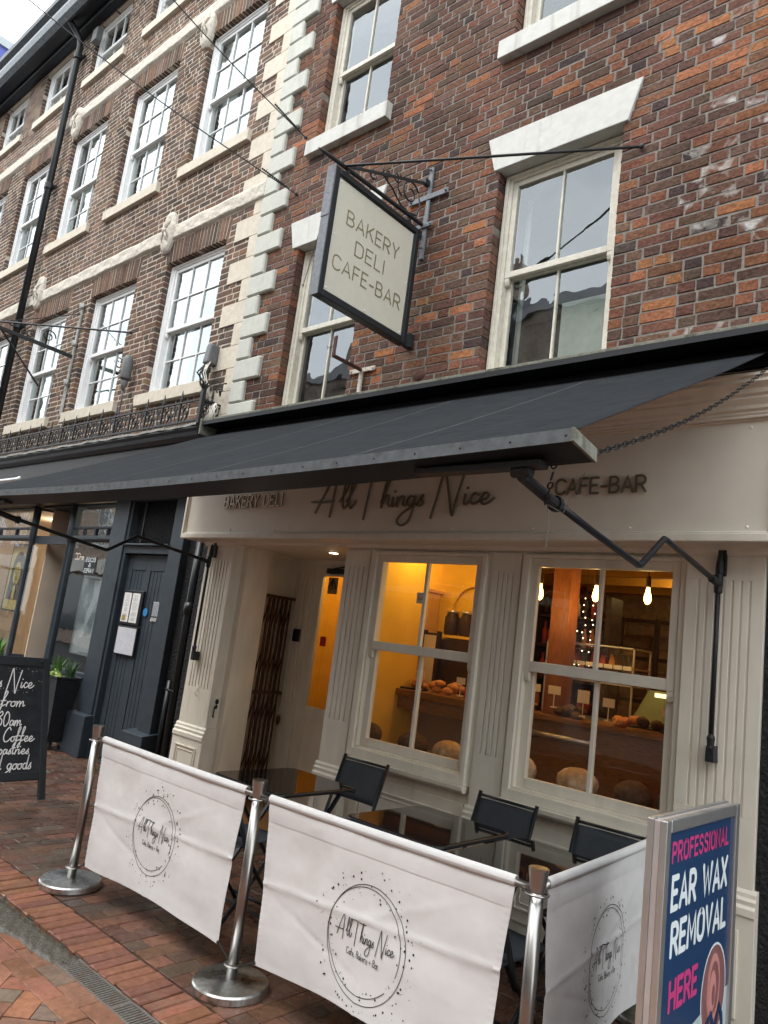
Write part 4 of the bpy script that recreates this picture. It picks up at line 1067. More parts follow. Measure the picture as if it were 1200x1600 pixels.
for i, (x, m_, lab) in enumerate(((-2.18, 'pastry', 'heap of red and cream pastries on the counter right of the centre bar'), (-1.98, 'dark_loaf', 'heap of dark buns on the counter'), (-1.72, 'pastry', 'heap of sliced bread at the right end of the counter'), (-2.62, 'dark_loaf', 'heap of dark cakes at the left of the counter'))):
    q = MB()
    for k in range(8): q.blob((x+rg.uniform(-.09, .09), 5.12+rg.uniform(-.04, .06), 1.30+.006*k), .045, .035, .03, 8, 5, .15, rg)
    single('pastry_pile', lab, 'pastries', q, m_, (x, 5.12, 1.275), smooth=True)
t = thing('bottle_shelf', 'dark wooden shelves of bottles on the back wall of the right room', 'shelves', (-3.0, 6.5, .12))
q = MB(); q.box(-3.75, -3.70, 6.4, 6.65, .12, 2.3); q.box(-3.0, -2.95, 6.4, 6.65, .12, 2.3); q.box(-3.70, -3.0, 6.63, 6.65, .12, 2.3); add(t, 'shelf_frame', q, 'dark_timber', bevel=.004)
rg = random.Random(31)
for z in (1.2, 1.5, 1.8, 2.08):
    add(t, 'shelf', MB().box(-3.70, -3.0, 6.4, 6.63, z, z+.025), 'dark_timber', bevel=.003)
    for k in range(8):
        x = -3.65+k*.085+rg.uniform(-.012, .012); h = rg.uniform(.75, 1); r = rg.uniform(.024, .034)
        add(t, 'bottle', MB().lathe([(r, 0), (r, .13*h), (.011, .175*h), (.011, .225*h), (0, .225*h)], (x, 6.48, z+.025), 10), rg.choice(['dark_timber', 'red_box', 'glass_green', 'price_card', 'dark_timber', 'pastry']), smooth=True)
t = thing('glass_cake_case', 'slanted glass cake case with a glowing lamp on the oak counter', 'display case', (-1.95, 5.4, 1.275))
q = MB(); q.hexa([(-2.25, 5.3, 1.30), (-1.75, 5.3, 1.30), (-1.75, 5.55, 1.30), (-2.25, 5.55, 1.30), (-2.15, 5.38, 1.55), (-1.88, 5.38, 1.55), (-1.88, 5.5, 1.55), (-2.15, 5.5, 1.55)]); add(t, 'case_body', q, 'glass_green', bevel=.004)
add(t, 'case_lamp', MB().box(-2.10, -1.95, 5.366, 5.372, 1.50, 1.535), 'case_glow')
q = MB(); q.box(-1.9, -1.3, 5.5, 5.53, 1.54, 1.555); add(t, 'strip_lamp', q, 'case_glow')
fl = MB(); rg = random.Random(8)
for s_ in range(4):
    x = -3.10+s_*.075
    for k in range(11): fl.blob((x+rg.uniform(-.02, .02), 5.9, 2.22-k*.055+rg.uniform(-.01, .01)), .0055, .0055, .0055, 6, 4)
fo = thing('fairy_lights', 'strings of small warm fairy lights hanging behind the red post', 'fairy lights', (-3.0, 5.9, 2.3))
add(fo, 'light_bulbs', fl, 'fairy_glow', kind='stuff')
q = MB()
for s_ in range(4): q.tube([(-3.10+s_*.075, 5.905, 2.62), (-3.10+s_*.075, 5.905, 1.6)], .002, 5)
add(fo, 'wire', q, 'black_paint')
q = MB(); q.box(-3.98, -3.92, 4.30, 4.303, 1.98, 2.05) ; q.box(-3.46, -3.39, 4.262, 4.265, 1.955, 2.03)
q = MB(); q.box(-3.47, -3.40, 4.262, 4.265, 1.955, 2.035); t = single('window_card', 'small white card stuck inside the upper left pane of the left shop window', 'card', q, 'paper_white', (-3.43, 4.263, 1.955))
st, w = strokes_for('n', SCRIPT, .02, True); q = MB(); text_mesh(q, [[(0,.2),(.3,.5),(.5,.1),(.8,.5),(1,.2)]], .04, .04, .004, lambda u, v, h: (-3.455+u, 4.262-h, 1.975+v)); add(t, 'scribble', q, 'black_ink')

# ------------------------------------------------------------------ neighbouring terrace
nb = thing('brick_terrace', 'tall brown brick terrace with white sash windows, cream bands and slate blue shopfront', 'building', (-11, YB, 0))
PALN = [(.150,.094,.068), (.122,.080,.063), (.178,.110,.078), (.095,.070,.059), (.205,.122,.082), (.14,.100,.080)]
WX = [(-8.17+k*-1.955, -6.93+k*-1.955) for k in range(5)]
LV = [(4.20, 5.925), (7.275, 9.225), (10.35, 11.40)]
B = Bricks(31, None, .10, PALN, [5,4,3,3,1.2,2.4], 'terrace_brick', n_var=14, jit=.0022, cham=.004)
XL = -16.8
holes = []
NO = []
for (a, b) in WX:
    for i, (z0, z1) in enumerate(LV):
        x0, x1 = (a, b) if i < 2 else (a+.03, b-.02)
        if x0 < XL+.1: continue
        holes.append(rect_hole(x0, x1, z0, z1)); NO.append((x0, x1, z0, z1, i))
        if i < 2: holes.append(rect_hole(x0-.05, x1+.05, z1, z1+.3))
        holes.append(rect_hole(x0-.09, x1+.13, z0-.15, z0))
BANDS = [(6.225, 6.45), (9.525, 9.75)]
for (a, b) in BANDS: holes.append((lambda a, b: (lambda z: (XL-1, -6.31) if a < z < b else None))(a, b))
cq = []; z = 3.50; k = 0
while z < 11.5:
    cq.append((z, z+.256, -6.76 if k % 2 else -6.48)); z += .257; k += 1
cq = [(a, min(b, 11.5), x) for a, b, x in cq]
holes.append(lambda z: next(((x, -6) for a, b, x in cq if a-.0005 <= z <= b+.001), None))
lay(B, XL, -6.31, 3.375, 11.475, .075, holes, S=.217, H=.102, J=.013, hh=.0605)
arch = []
for (x0, x1, z0, z1, i) in NO:
    if i < 2:
        n = 19; w = (x1-x0+.1)/n
        for k in range(n):
            xc = x0-.05+w*(k+.5); rot = -(xc-(x0+x1)/2)*.13
            B.put((xc, YB-.002+B.rg.uniform(-.002, .002), z1+.149), w-.013, .288, None, rot)
B.emit(nb, 'brick', 300)
backing(nb, 'mortar_wall', XL, -6.31, 2.9, 11.6, [(a-.006, b+.006, c-.01, d+.006) for a, b, c, d, i in NO], 'cream_mortar', YB+.0035, YB+.30)
for a, b, x in cq: add(nb, 'quoin', MB().box(x, -6.312, YB-.012, YB+.05, a, b-.001), 'cream_render', bevel=.004, seg=1)
for (x0, x1, z0, z1, i) in NO:
    q = MB(); q.prism([(YB-.055, z0-.15), (YB+.2, z0-.15), (YB+.2, z0+.008), (YB-.055, z0-.008)], x0-.09, x1+.13); add(nb, 'window_sill', q, 'cream_render', bevel=.005)
    w = upper_window(nb, x0, x1, z0, z1, YB+.085, 'white_gloss', 3, 2 if i < 2 else 1, 'pane_glass', box=.085)
    q = MB(); q.grid(lambda a, b: (x0+.09+a*.34, YB+.30+.025*math.sin(a*24), z0+.05+b*(z1-z0-.1)), 30, 2)
    add(w, 'curtain', q, 'net_curtain', smooth=True)
    if i < 2:
        q = MB(); q.box(x0+.09, x1-.09, YB+.28, YB+.29, z1-.42, z1-.05); add(w, 'blind', q, 'net_curtain')
for (a, b) in BANDS:
    q = MB(); nseg = 130
    def bandf(u, v, a=a, b=b):
        x = XL+(-6.31-XL)*u; ang = v*math.pi
        return (x, YB+.02-.055*min(1, math.sin(ang)*3.2)+.003*math.sin(x*11)*math.sin(v*9), a+(b-a)*v+.004*math.sin(x*7+v*5))
    q.grid(bandf, nseg*3, 10); add(nb, 'string_course', q, 'rough_cream', smooth=True)
for (x, z) in ((-8.22, 9.34), (-8.22, 6.36), (-12.0, 9.50), (-12.0, 6.42), (-15.8, 9.5), (-15.8, 6.4)):
    q = MB()
    def ros(u, v):
        th = u*2*math.pi; r = v; sc = 1+.0*math.cos(4*th)
        rx, rz = .135*r*sc, .29*r*sc
        h = .060*(1-r**2.6)**.5-.030*abs(math.sin(2*th))**4*math.sin(min(1, r*1.15)*math.pi)
        return (x+rx*math.cos(th), YB-.035-h, z+rz*math.sin(th))
    q.grid(ros, 48, 9); q.lathe([(.135, .0), (.135, .04)], (x, YB-.036, z), 4, 'y') if False else None
    for a in range(4):
        th = R_(45+90*a); q.tube([(x, YB-.10, z), (x+.06*math.cos(th), YB-.095, z+.13*math.sin(th)), (x+.085*math.cos(th), YB-.06, z+.20*math.sin(th))], [.018, .014, .006], 6)
    q.blob((x, YB-.105, z), .035, .025, .045, 10, 6)
    q.grid(lambda u, v: (x+.135*math.cos(u*2*math.pi), YB+.01-v*.045, z+.29*math.sin(u*2*math.pi)), 48, 1)
    add(nb, 'rosette', q, 'rough_cream', smooth=True)
# eaves
q = MB(); q.box(XL-.4, -6.31, 3.96, YB+.1, 11.52, 11.56); q.box(XL-.4, -6.31, YB-.12, YB+.0, 11.44, 11.52); q.box(XL-.4, -6.31, 3.93, 3.97, 11.42, 11.80)
q.prism([(YB+.3, 11.58), (3.9, 11.75), (3.9, 11.80), (YB+.3, 11.85)], XL-.4, -6.31)
eave = add(nb, 'eaves', q, 'gutter_black', bevel=.004)
q = MB(); q.prism([(3.93, 11.44), (3.86, 11.50), (3.83, 11.60), (3.83, 11.66), (3.85, 11.66), (3.86, 11.60), (3.92, 11.48)], XL-.4, -6.31); q.box(XL-.4, -6.31, YB-.15, YB-.12, 11.455, 11.475)
q.prism([(3.90, 11.78), (3.80, 11.84), (3.78, 11.90), (3.80, 11.90), (3.9, 11.83)], XL-.4, -6.31)
add(eave, 'gutter', q, 'gutter_edge', bevel=.003)
q = MB()
for k in range(26): q.blob((XL+.2+k*.4, 3.955, 11.43), .014, .014, .02, 6, 4)
add(eave, 'gutter_bolt', q, 'gutter_edge')
q = MB(); q.prism([(3.9, 11.84), (YB+3.5, 13.6), (YB+7, 11.84)], XL, -6.31); add(nb, 'roof', q, 'roof_slate')
q = MB(); q.box(XL, -6.32, YB+6.9, YB+7, 0, 11.6); q.box(XL, XL+.3, YB+.3, YB+6.9, 0, 11.6); add(nb, 'rear_wall', q, 'opp_brick')
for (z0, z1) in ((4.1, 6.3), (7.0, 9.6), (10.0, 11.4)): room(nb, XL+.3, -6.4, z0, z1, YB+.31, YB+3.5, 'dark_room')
# drainpipe
pt = [(-12.45, 3.93, 11.50), (-12.45, 4.05, 11.42), (-12.42, 4.20, 11.25), (-12.40, 4.22, 11.1), (-12.38, 4.22, 3.7)]
dp = add(nb, 'drainpipe', MB().tube(pt, .055, 12), 'pipe_black', smooth=True)
q = MB()
for z in (10.9, 8.4, 5.9): q.lathe([(.072, -.05), (.075, -.04), (.075, .04), (.072, .05)], (-12.39, 4.22, z), 12); q.box(-12.52, -12.26, 4.26, 4.30, z-.02, z+.02)
add(dp, 'pipe_collar', q, 'pipe_black')
q = MB(); q.box(-11.98, -11.80, 4.22, 4.325, 10.98, 11.22); add(nb, 'eaves_lamp', q, 'junction_grey', bevel=.008)
# shop front of the terrace
SY = 4.30
q = MB(); q.box(XL, -6.42, 4.12, YB, 2.88, 3.44); nf = add(nb, 'shop_fascia', q, 'black_paint', bevel=.004)
q = MB(); q.prism([(YB, 3.42), (4.10, 3.42), (4.06, 3.46), (4.05, 3.50), (4.03, 3.53), (4.03, 3.565), (YB, 3.60)], XL, -6.40); add(nf, 'cornice', q, 'black_paint', bevel=.003)
q = MB(); q.grid(lambda a, b: (XL+a*(-6.39-XL), 4.02+b*.3+.006*math.sin(a*200), 3.57+.035*math.sin(b*1.57)+.006*math.sin(a*140)*math.sin(a*31)), 300, 3); q.grid(lambda a, b: (XL+a*(-6.39-XL), 4.02+.006*math.sin(a*200), 3.548+b*.024+.004*math.sin(a*90)), 300, 1)
add(nf, 'stone_coping', q, 'lead_grey')
q = MB(); q.tube([(XL, 3.88, 3.14), (-10.2, 3.88, 3.14), (-10.15, 3.90, 3.16)], .022, 8); add(nf, 'awning_roller', q, 'tube_white', smooth=True)
q = MB(); q.box(-11.2, -9.55, 4.08, 4.115, 2.885, 2.915); add(nf, 'light_strip', q, 'tube_white', bevel=.003)
q = MB(); q.box(-8.19, -7.86, SY-.02, SY+.2, .45, 2.88); pf = add(nb, 'pilaster', q, 'slate_blue_paint', bevel=.005)
q = MB(); q.hexa([(-8.24,SY-.10,0), (-7.83,SY-.10,0), (-7.83,SY+.1,0), (-8.24,SY+.1,0), (-8.24,SY-.10,.44), (-7.83,SY-.10,.44), (-7.83,SY+.1,.47), (-8.24,SY+.1,.47)]); add(pf, 'plinth', q, 'slate_blue_paint', bevel=.008)
q = MB(); q.box(-6.90, -6.66, SY-.02, SY+.2, .45, 2.88); pf = add(nb, 'pilaster', q, 'slate_blue_paint', bevel=.005)
q = MB(); q.hexa([(-7.02,SY-.12,0), (-6.62,SY-.12,0), (-6.62,SY+.1,0), (-7.02,SY+.1,0), (-7.02,SY-.12,.44), (-6.62,SY-.12,.44), (-6.62,SY+.1,.47), (-7.02,SY+.1,.47)]); add(pf, 'plinth', q, 'slate_blue_paint', bevel=.008)
# boarded door
q = MB(); frame_rect(q, -7.86, -6.90, 0, 2.88, .05, .03, .02, .02, SY+.0, SY+.12); q.box(-7.81, -6.93, SY+.0, SY+.12, 2.26, 2.345); q.prism([(SY+.1, 2.345), (SY-.04, 2.345), (SY-.04, 2.365), (SY+.1, 2.385)], -7.84, -6.91)
fr = add(nb, 'door_frame', q, 'slate_blue_paint', bevel=.004)
q = MB(); q.box(-7.81, -6.93, SY+.09, SY+.12, 2.385, 2.86); add(fr, 'transom_recess', q, 'black_paint')
q = MB()
for k in range(26):
    for sg in (1, -1):
        xc = -7.66+k*.036
        a = max(-7.60, xc-.24) ; 
        x0_, x1_ = xc-.24*sg, xc+.24*sg
        z0_, z1_ = 2.39, 2.85
        def cl(xv): return min(-6.945, max(-7.60, xv))
        t0, t1 = (cl(x0_)-x0_)/(x1_-x0_), (cl(x1_)-x0_)/(x1_-x0_)
        if abs(t1-t0) < .05: continue
        q.bar((x0_+(x1_-x0_)*t0, SY+.055+.004*sg, z0_+(z1_-z0_)*t0), (x0_+(x1_-x0_)*t1, SY+.055+.004*sg, z0_+(z1_-z0_)*t1), .003, .011, (0,1,0))
q.box(-7.62, -7.595, SY+.04, SY+.08, 2.385, 2.86)
add(fr, 'metal_lattice', q, 'black_iron')
q = MB(); q.box(-7.81, -6.93, SY+.085, SY+.12, .03, 2.26)
dr = add(nb, 'boarded_door', q, 'slate_blue_paint')
q = MB(); q.box(-7.805, -7.70, SY+.065, SY+.086, .04, 2.25); q.box(-7.42, -7.32, SY+.065, SY+.086, .04, 2.25); q.box(-7.04, -6.935, SY+.065, SY+.086, .04, 2.25); q.box(-7.70, -7.42, SY+.065, SY+.086, 2.08, 2.25); q.box(-7.32, -7.04, SY+.065, SY+.086, 2.08, 2.25); q.box(-7.70, -7.42, SY+.065, SY+.086, .04, .2); q.box(-7.32, -7.04, SY+.065, SY+.086, .04, .2)
add(dr, 'door_rail', q, 'slate_blue_paint', bevel=.003)
for x0_ in (-7.70, -7.32):
    for k in range(4):
        add(dr, 'board', MB().box(x0_+k*.07+.003, x0_+(k+1)*.07-.003, SY+.073, SY+.087, .2, 2.08), 'slate_blue_paint', bevel=.003)
q = MB(); q.tube([(-6.80, SY-.12, .0), (-6.80, SY-.12, .30)], .03, 10); q.blob((-6.80, SY-.12, .30), .03, .03, .03, 10, 5); add(nb, 'boot_post', q, 'black_iron', smooth=True)
# strip between the two shops with its pipes
q = MB(); q.box(-6.66, -6.42, SY+.06, SY+.2, 0, 2.9); q.box(-6.26, -6.02, SY-.04, SY+.2, 0, 2.40); add(nb, 'rendered_strip', q, 'black_render')
q = MB(); q.box(-6.42, -6.26, SY+.08, SY+.2, 0, 2.5); add(nb, 'strip_backing', q, 'black_render')
q = MB(); q.tube([(-6.34, SY-.02, 2.45), (-6.34, SY-.02, 1.75), (-6.34, SY-.02, 0)], .045, 12); q.lathe([(.058, -.06), (.058, .06)], (-6.34, SY-.02, 1.72), 12); q.tube([(-6.52, SY+.02, 1.0), (-6.52, SY+.02, 0)], .028, 10); q.tube([(-6.56, SY+.0, .92), (-6.30, SY-.07, .92)], .006, 6)
add(nb, 'waste_pipe', q, 'pipe_black', smooth=True)
# notices on the boarded door
t = thing('framed_menu', 'black framed two page menu with a gold corner on the slate blue door', 'notice', (-7.53, SY+.03, 1.5))
q = MB(); q.box(-7.74, -7.33, SY+.035, SY+.064, 1.47, 1.85); add(t, 'frame', q, 'black_paint', bevel=.006)
for (a, b) in ((-7.705, -7.555), (-7.53, -7.375)):
    o = add(t, 'menu_page', MB().box(a, b, SY+.030, SY+.0345, 1.50, 1.82), 'paper_white')
    ln = MB()
    for k in range(22):
        if rnd.random() < .85: w_ = rnd.uniform(.04, .12); ln.box((a+b)/2-w_/2, (a+b)/2+w_/2, SY+.0288, SY+.0297, 1.52+k*.013, 1.524+k*.013)
    add(o, 'print_lines', ln, 'photo_grey')
q = MB(); q.box(-7.68, -7.61, SY+.027, SY+.0285, 1.515, 1.57); add(t, 'gold_corner', q, 'menu_gold')
q = MB(); q.box(-7.73, -7.32, SY+.035, SY+.064, 1.14, 1.455); t = single('picture_frame', 'thin black frame with a pale grey sheet below the menu on the blue door', 'notice', q, 'black_paint', (-7.52, SY+.05, 1.14), bevel=.006)
add(t, 'sheet', MB().box(-7.715, -7.335, SY+.031, SY+.0345, 1.155, 1.44), 'paper_grey')
q = MB(); q.lathe([(.045, 0), (.045, -.004)], (-7.27, SY+.062, 1.63), 20, 'y'); single('round_sticker', 'small round blue sticker beside the menu frame', 'sticker', q, 'blue_disc', (-7.27, SY+.06, 1.63))
t = thing('door_stencil', 'small weathered white stencilled notice with a striped foot on the slate blue door', 'notice', (-7.08, SY+.06, 1.6))
q = MB()
for k in range(9):
    w_ = rnd.uniform(.06, .11); q.box(-7.14, -7.14+w_, SY+.060, SY+.0635, 1.60+k*.018, 1.609+k*.018)
for k in range(4): q.box(-7.13+k*.028, -7.115+k*.028, SY+.060, SY+.0635, 1.60, 1.745)
add(t, 'stencil_print', q, 'paper_grey')
q = MB()
for k in range(4): q.hexa([(-7.15+k*.03, SY+.059, 1.545), (-7.135+k*.03, SY+.059, 1.545), (-7.135+k*.03, SY+.063, 1.545), (-7.15+k*.03, SY+.063, 1.545), (-7.135+k*.03, SY+.059, 1.585), (-7.12+k*.03, SY+.059, 1.585), (-7.12+k*.03, SY+.063, 1.585), (-7.135+k*.03, SY+.063, 1.585)])
add(t, 'striped_foot', q, 'paper_white')

# shop windows of the terrace
WY = SY+.10
def shop_bay(x0, x1):
    q = MB(); frame_rect(q, x0, x1, .78, 2.88, .05, .05, .06, .03, WY-.03, WY+.04)
    q.box(x0+.05, x1-.05, WY-.03, WY+.04, 2.42, 2.475); q.box(x0+.05, x1-.05, WY-.02, WY+.03, 2.56, 2.59)
    n = 4
    for k in range(1, n): xx = x0+(x1-x0)*k/n; q.box(xx-.018, xx+.018, WY-.02, WY+.03, 2.475, 2.56)
    q.prism([(WY+.04, 2.40), (WY-.05, 2.40), (WY-.07, 2.42), (WY-.07, 2.45), (WY+.0, 2.48)], x0-.02, x1+.02)
    w = add(nb, 'shop_window', q, 'slate_blue_paint', bevel=.004)
    add(w, 'glass_pane', MB().box(x0+.05, x1-.05, WY, WY+.004, .84, 2.42), 'blue_shop_glass')
    add(w, 'glass_pane', MB().box(x0+.05, x1-.05, WY, WY+.004, 2.475, 2.56), 'blue_shop_glass')
    add(w, 'glass_pane', MB().box(x0+.05, x1-.05, WY, WY+.004, 2.59, 2.85), 'blue_shop_glass')
    add(w, 'stall_panel', MB().box(x0, x1, WY-.02, WY+.08, 0, .78), 'black_paint', bevel=.004)
    return w
shop_bay(-9.38, -8.19); shop_bay(-12.9, -10.55)
q = MB()
for x in (-9.40, -10.53):
    q.lathe([(.05, 0), (.05, .5), (.032, .55), (.028, 2.35), (.045, 2.40), (.05, 2.46), (.05, 2.88)], (x, WY-.02, 0), 12)
add(nb, 'corner_column', q, 'slate_blue_paint', smooth=True)
q = MB(); q.box(-10.5, -9.43, WY+.0, WY+.04, 2.36, 2.47); q.box(-10.5, -9.43, 5.5, 5.55, 2.36, 2.88); q.box(-10.5, -9.43, WY, 5.5, 2.86, 2.88)
add(nb, 'entrance_transom', q, 'slate_blue_paint')
# splayed side lights into the recessed entrance
for (a, b) in (((-10.53, WY), (-10.25, 5.45)), ((-9.40, WY), (-9.70, 5.45))):
    q = MB(); q.bar((a[0], a[1], .82), (b[0], b[1], .82), .05, .06); q.bar((a[0], a[1], 2.42), (b[0], b[1], 2.42), .05, .06); q.bar((a[0], a[1], 2.86), (b[0], b[1], 2.86), .05, .05); q.box(b[0]-.03, b[0]+.03, b[1]-.03, b[1]+.03, 0, 2.88)
    s_ = add(nb, 'side_light', q, 'slate_blue_paint', bevel=.004)
    q = MB(); q.quad((a[0], a[1], .85), (b[0], b[1], .85), (b[0], b[1], 2.4), (a[0], a[1], 2.4)); add(s_, 'glass_pane', q, 'blue_shop_glass')
    q = MB(); q.bar((a[0], a[1], .41), (b[0], b[1], .41), .04, .80); add(s_, 'stall_panel', q, 'black_paint')
q = MB(); q.box(-10.25, -9.70, 5.42, 5.47, .05, 2.36); ed = add(nb, 'entrance_door', q, 'pink_door', bevel=.004)
q = MB()
for (a, b, c, d) in ((-10.15, -9.80, 1.45, 2.22), (-10.15, -9.80, .85, 1.35)): frame_rect(q, a, b, c, d, .012, .012, .012, .012, 5.405, 5.42)
add(ed, 'panel_moulding', q, 'slate_blue_paint')
room(nb, -13.2, -10.35, .05, 2.86, WY+.12, 6.6, 'peach_wall', 'shop_room'); room(nb, -9.62, -6.98, .05, 2.86, WY+.12, 6.6, 'dark_room', 'shop_room')
q = MB(); q.box(-10.34, -10.30, 5.5, 6.6, 0, 2.86); q.box(-10.34, -9.62, 5.48, 5.5, 0, 2.86); add(nb, 'lobby_wall', q, 'peach_wall')
for (x, y, e) in ((-11.6, 5.3, 12), (-8.9, 4.9, 6)):
    q = MB(); q.lathe([(.07, 0), (.07, -.012), (.05, -.02)], (x, y, 2.858), 16); c = add(nb, 'ceiling_lamp', q, 'white_gloss'); add(c, 'lamp', MB().lathe([(.045, 0), (.045, -.003)], (x, y, 2.836), 14), 'lamp_white')
    ld = bpy.data.lights.new('shop_light', 'POINT'); ld.energy = e; ld.color = (1, .84, .62); ld.shadow_soft_size = .07
    lo = bpy.data.objects.new('shop_light', ld); COL.objects.link(lo); lo.location = (x, y, 2.72)
# yellow portrait poster (plain generic figure)
t = thing('portrait_poster', 'yellow poster of a dark haired figure in the far left shop window', 'poster', (-10.95, WY+.06, 1.7))
add(t, 'poster_sheet', MB().box(-11.25, -10.68, WY+.055, WY+.065, 1.42, 2.34), 'poster_yellow')
q = MB(); q.poly([(-10.965+.20*math.cos(R_(a)), WY+.053, 1.98+.27*math.sin(R_(a))) for a in range(0, 181, 12)]+[(-11.19, WY+.053, 1.56), (-10.74, WY+.053, 1.56)]); add(t, 'hair_shape', q, 'dark_timber')
q = MB(); q.poly([(-10.965+.11*math.cos(R_(a)), WY+.050, 1.93+.17*math.sin(R_(a))) for a in range(0, 360, 15)]); q.poly([(-11.01, WY+.050, 1.57), (-10.92, WY+.050, 1.57), (-10.93, WY+.050, 1.79), (-11.0, WY+.050, 1.79)]); add(t, 'face_shape', q, 'poster_yellow')
q = MB()
for sx in (-.045, .045): q.box(-10.965+sx-.02, -10.965+sx+.02, WY+.047, WY+.049, 1.945, 1.957); q.box(-10.965+sx-.025, -10.965+sx+.025, WY+.047, WY+.049, 1.985, 1.991)
q.box(-10.968, -10.962, WY+.047, WY+.049, 1.88, 1.94); q.box(-10.99, -10.94, WY+.047, WY+.049, 1.845, 1.853); add(t, 'face_lines', q, 'dark_timber')
q = MB(); q.box(-11.27, -11.25, WY+.05, WY+.07, 1.40, 2.36); q.box(-10.68, -10.66, WY+.05, WY+.07, 1.40, 2.36); q.box(-11.25, -10.68, WY+.05, WY+.07, 2.34, 2.36); q.box(-11.25, -10.68, WY+.05, WY+.07, 1.40, 1.42); add(t, 'poster_frame', q, 'dark_timber')
t = thing('photo_poster', 'framed grey photographic poster of a draped figure in the near slate blue shop window', 'poster', (-8.75, WY+.08, 1.4))
q = MB(); frame_rect(q, -9.02, -8.45, 1.02, 1.98, .025, .025, .025, .025, WY+.07, WY+.09); add(t, 'frame', q, 'alu_frame', bevel=.003)
add(t, 'photo_print', MB().box(-8.995, -8.475, WY+.078, WY+.082, 1.045, 1.955), 'photo_grey')
q = MB()
q.poly([(x, WY+.0765, z) for x, z in ((-8.72,1.93), (-8.56,1.93), (-8.52,1.80), (-8.62,1.62), (-8.74,1.36), (-8.80,1.33), (-8.78,1.55), (-8.70,1.72))])
q.poly([(x, WY+.0762, z) for x, z in ((-8.92,1.06), (-8.50,1.06), (-8.49,1.52), (-8.56,1.50), (-8.60,1.28), (-8.78,1.24), (-8.90,1.20))]); add(t, 'figure_shape', q, 'paper_grey')
t = thing('window_sign', 'reversed ECIGS & VAPES lettering on the near slate blue shop window', 'sign', (-8.75, WY-.01, 2.0))
q = MB(); q.box(-8.93, -8.62, WY-.004, WY-.002, 1.99, 2.21); add(t, 'sign_panel', q, 'black_paint')
for (txt, zz, wd) in (('ECIGS', 2.15, .24), ('&', 2.085, .05), ('VAPES', 2.015, .24)):
    st, w = strokes_for(txt, SANS, .22); q = MB(); text_mesh(q, st, wd/w, .046, .009, lambda u, v, h: (-8.775+wd/2-u, WY-.0045-h, zz+v)); add(t, 'lettering', q, 'poster_white')
st, w = strokes_for('e-CC', {**SANS}, .15); q = MB(); text_mesh(q, st, .22/w, .08, .008, lambda u, v, h: (-9.02-u+.05, WY-.003-h, 2.17+v)); add(t, 'lettering', q, 'pale_lit_brass')

# railing on the terrace shop cornice
rl = thing('iron_railing', 'ornate black iron railing with spear finials along the slate blue shop cornice', 'railing', (-9, 4.09, 3.6))
RY = 4.09
q = MB(); q.box(-16.5, -6.47, RY-.012, RY+.012, 3.845, 3.865); q.box(-16.5, -6.47, RY-.012, RY+.012, 3.625, 3.648); q.box(-6.48, -6.46, RY, YB, 3.845, 3.865); q.box(-6.48, -6.46, RY, YB, 3.625, 3.648)
add(rl, 'rail', q, 'black_iron', bevel=.003)
q = MB(); q.box(-6.49, -6.45, RY-.02, RY+.02, 3.60, 3.96)
for a in range(6):
    th = a*math.pi/3; q.tube([(-6.47, RY, 3.95), (-6.47+.03*math.cos(th), RY+.03*math.sin(th), 4.0), (-6.47+.065*math.cos(th), RY+.065*math.sin(th), 4.035)], [.016, .014, .003], 6)
q.tube([(-6.47, RY, 3.95), (-6.47, RY, 4.06)], [.016, .004], 6)
add(rl, 'newel_post', q, 'black_iron')
def spiral(cx, cz, r0, turns, a0, sg, y, n=16):
    return [(cx+r0*(1-k/n*.8)*math.cos(R_(a0)+sg*turns*2*math.pi*k/n), y, cz+r0*(1-k/n*.8)*math.sin(R_(a0)+sg*turns*2*math.pi*k/n)) for k in range(n+1)]
def bay_mesh():
    q = MB(); x = 0; y = 0; z = 0
    q.box(-.010, .010, -.010, .010, .02, .29)
    q.hexa([(-.004,-.004,.29), (.004,-.004,.29), (.004,.004,.29), (-.004,.004,.29), (-.018,-.006,.325), (.018,-.006,.325), (.018,.006,.325), (-.018,.006,.325)])
    q.hexa([(-.018,-.006,.325), (.018,-.006,.325), (.018,.006,.325), (-.018,.006,.325), (-.002,-.002,.395), (.002,-.002,.395), (.002,.002,.395), (-.002,.002,.395)])
    q.box(-.032, .032, -.006, .006, .298, .308)
    for sg in (1, -1):
        q.tube([(0, 0, .03), (sg*.05, 0, .05), (sg*.080, 0, .10), (sg*.075, 0, .15)]+[(sg*a, b, c) for a, b, c in spiral(.075, .190, .040, 1.25, 0, 1, 0)], .0075, 5)
        q.tube([(sg*.05, 0, .045), (sg*.11, 0, .05), (sg*.155, 0, .09), (sg*.168, 0, .14)]+[(sg*a, b, c) for a, b, c in spiral(.140, .125, .028, 1.0, 0, 1, 0, 12)], .0065, 5)
        q.tube([(sg*.168, 0, .04), (sg*.13, 0, .08), (sg*.165, 0, .17), (sg*.168, 0, .22)], .006, 5)
        q.blob((sg*.140, 0, .125), .014, .009, .014, 6, 4); q.blob((sg*.075, 0, .19), .012, .009, .012, 6, 4); q.blob((sg*.168, 0, .225), .02, .008, .014, 6, 4); q.blob((sg*.11, 0, .235), .012, .007, .02, 6, 4)
    return q
bme = mesh_from(bay_mesh(), 'scroll_panel', 'black_iron')
for k in range(29):
    shared(rl, 'scroll_panel', bme, (-6.515-.345*(k+1), RY, 3.60))
shared(rl, 'scroll_panel', bme, (-6.47, RY+.115, 3.60), rot=(0, 0, math.pi/2), scale=(.62, 1, 1))
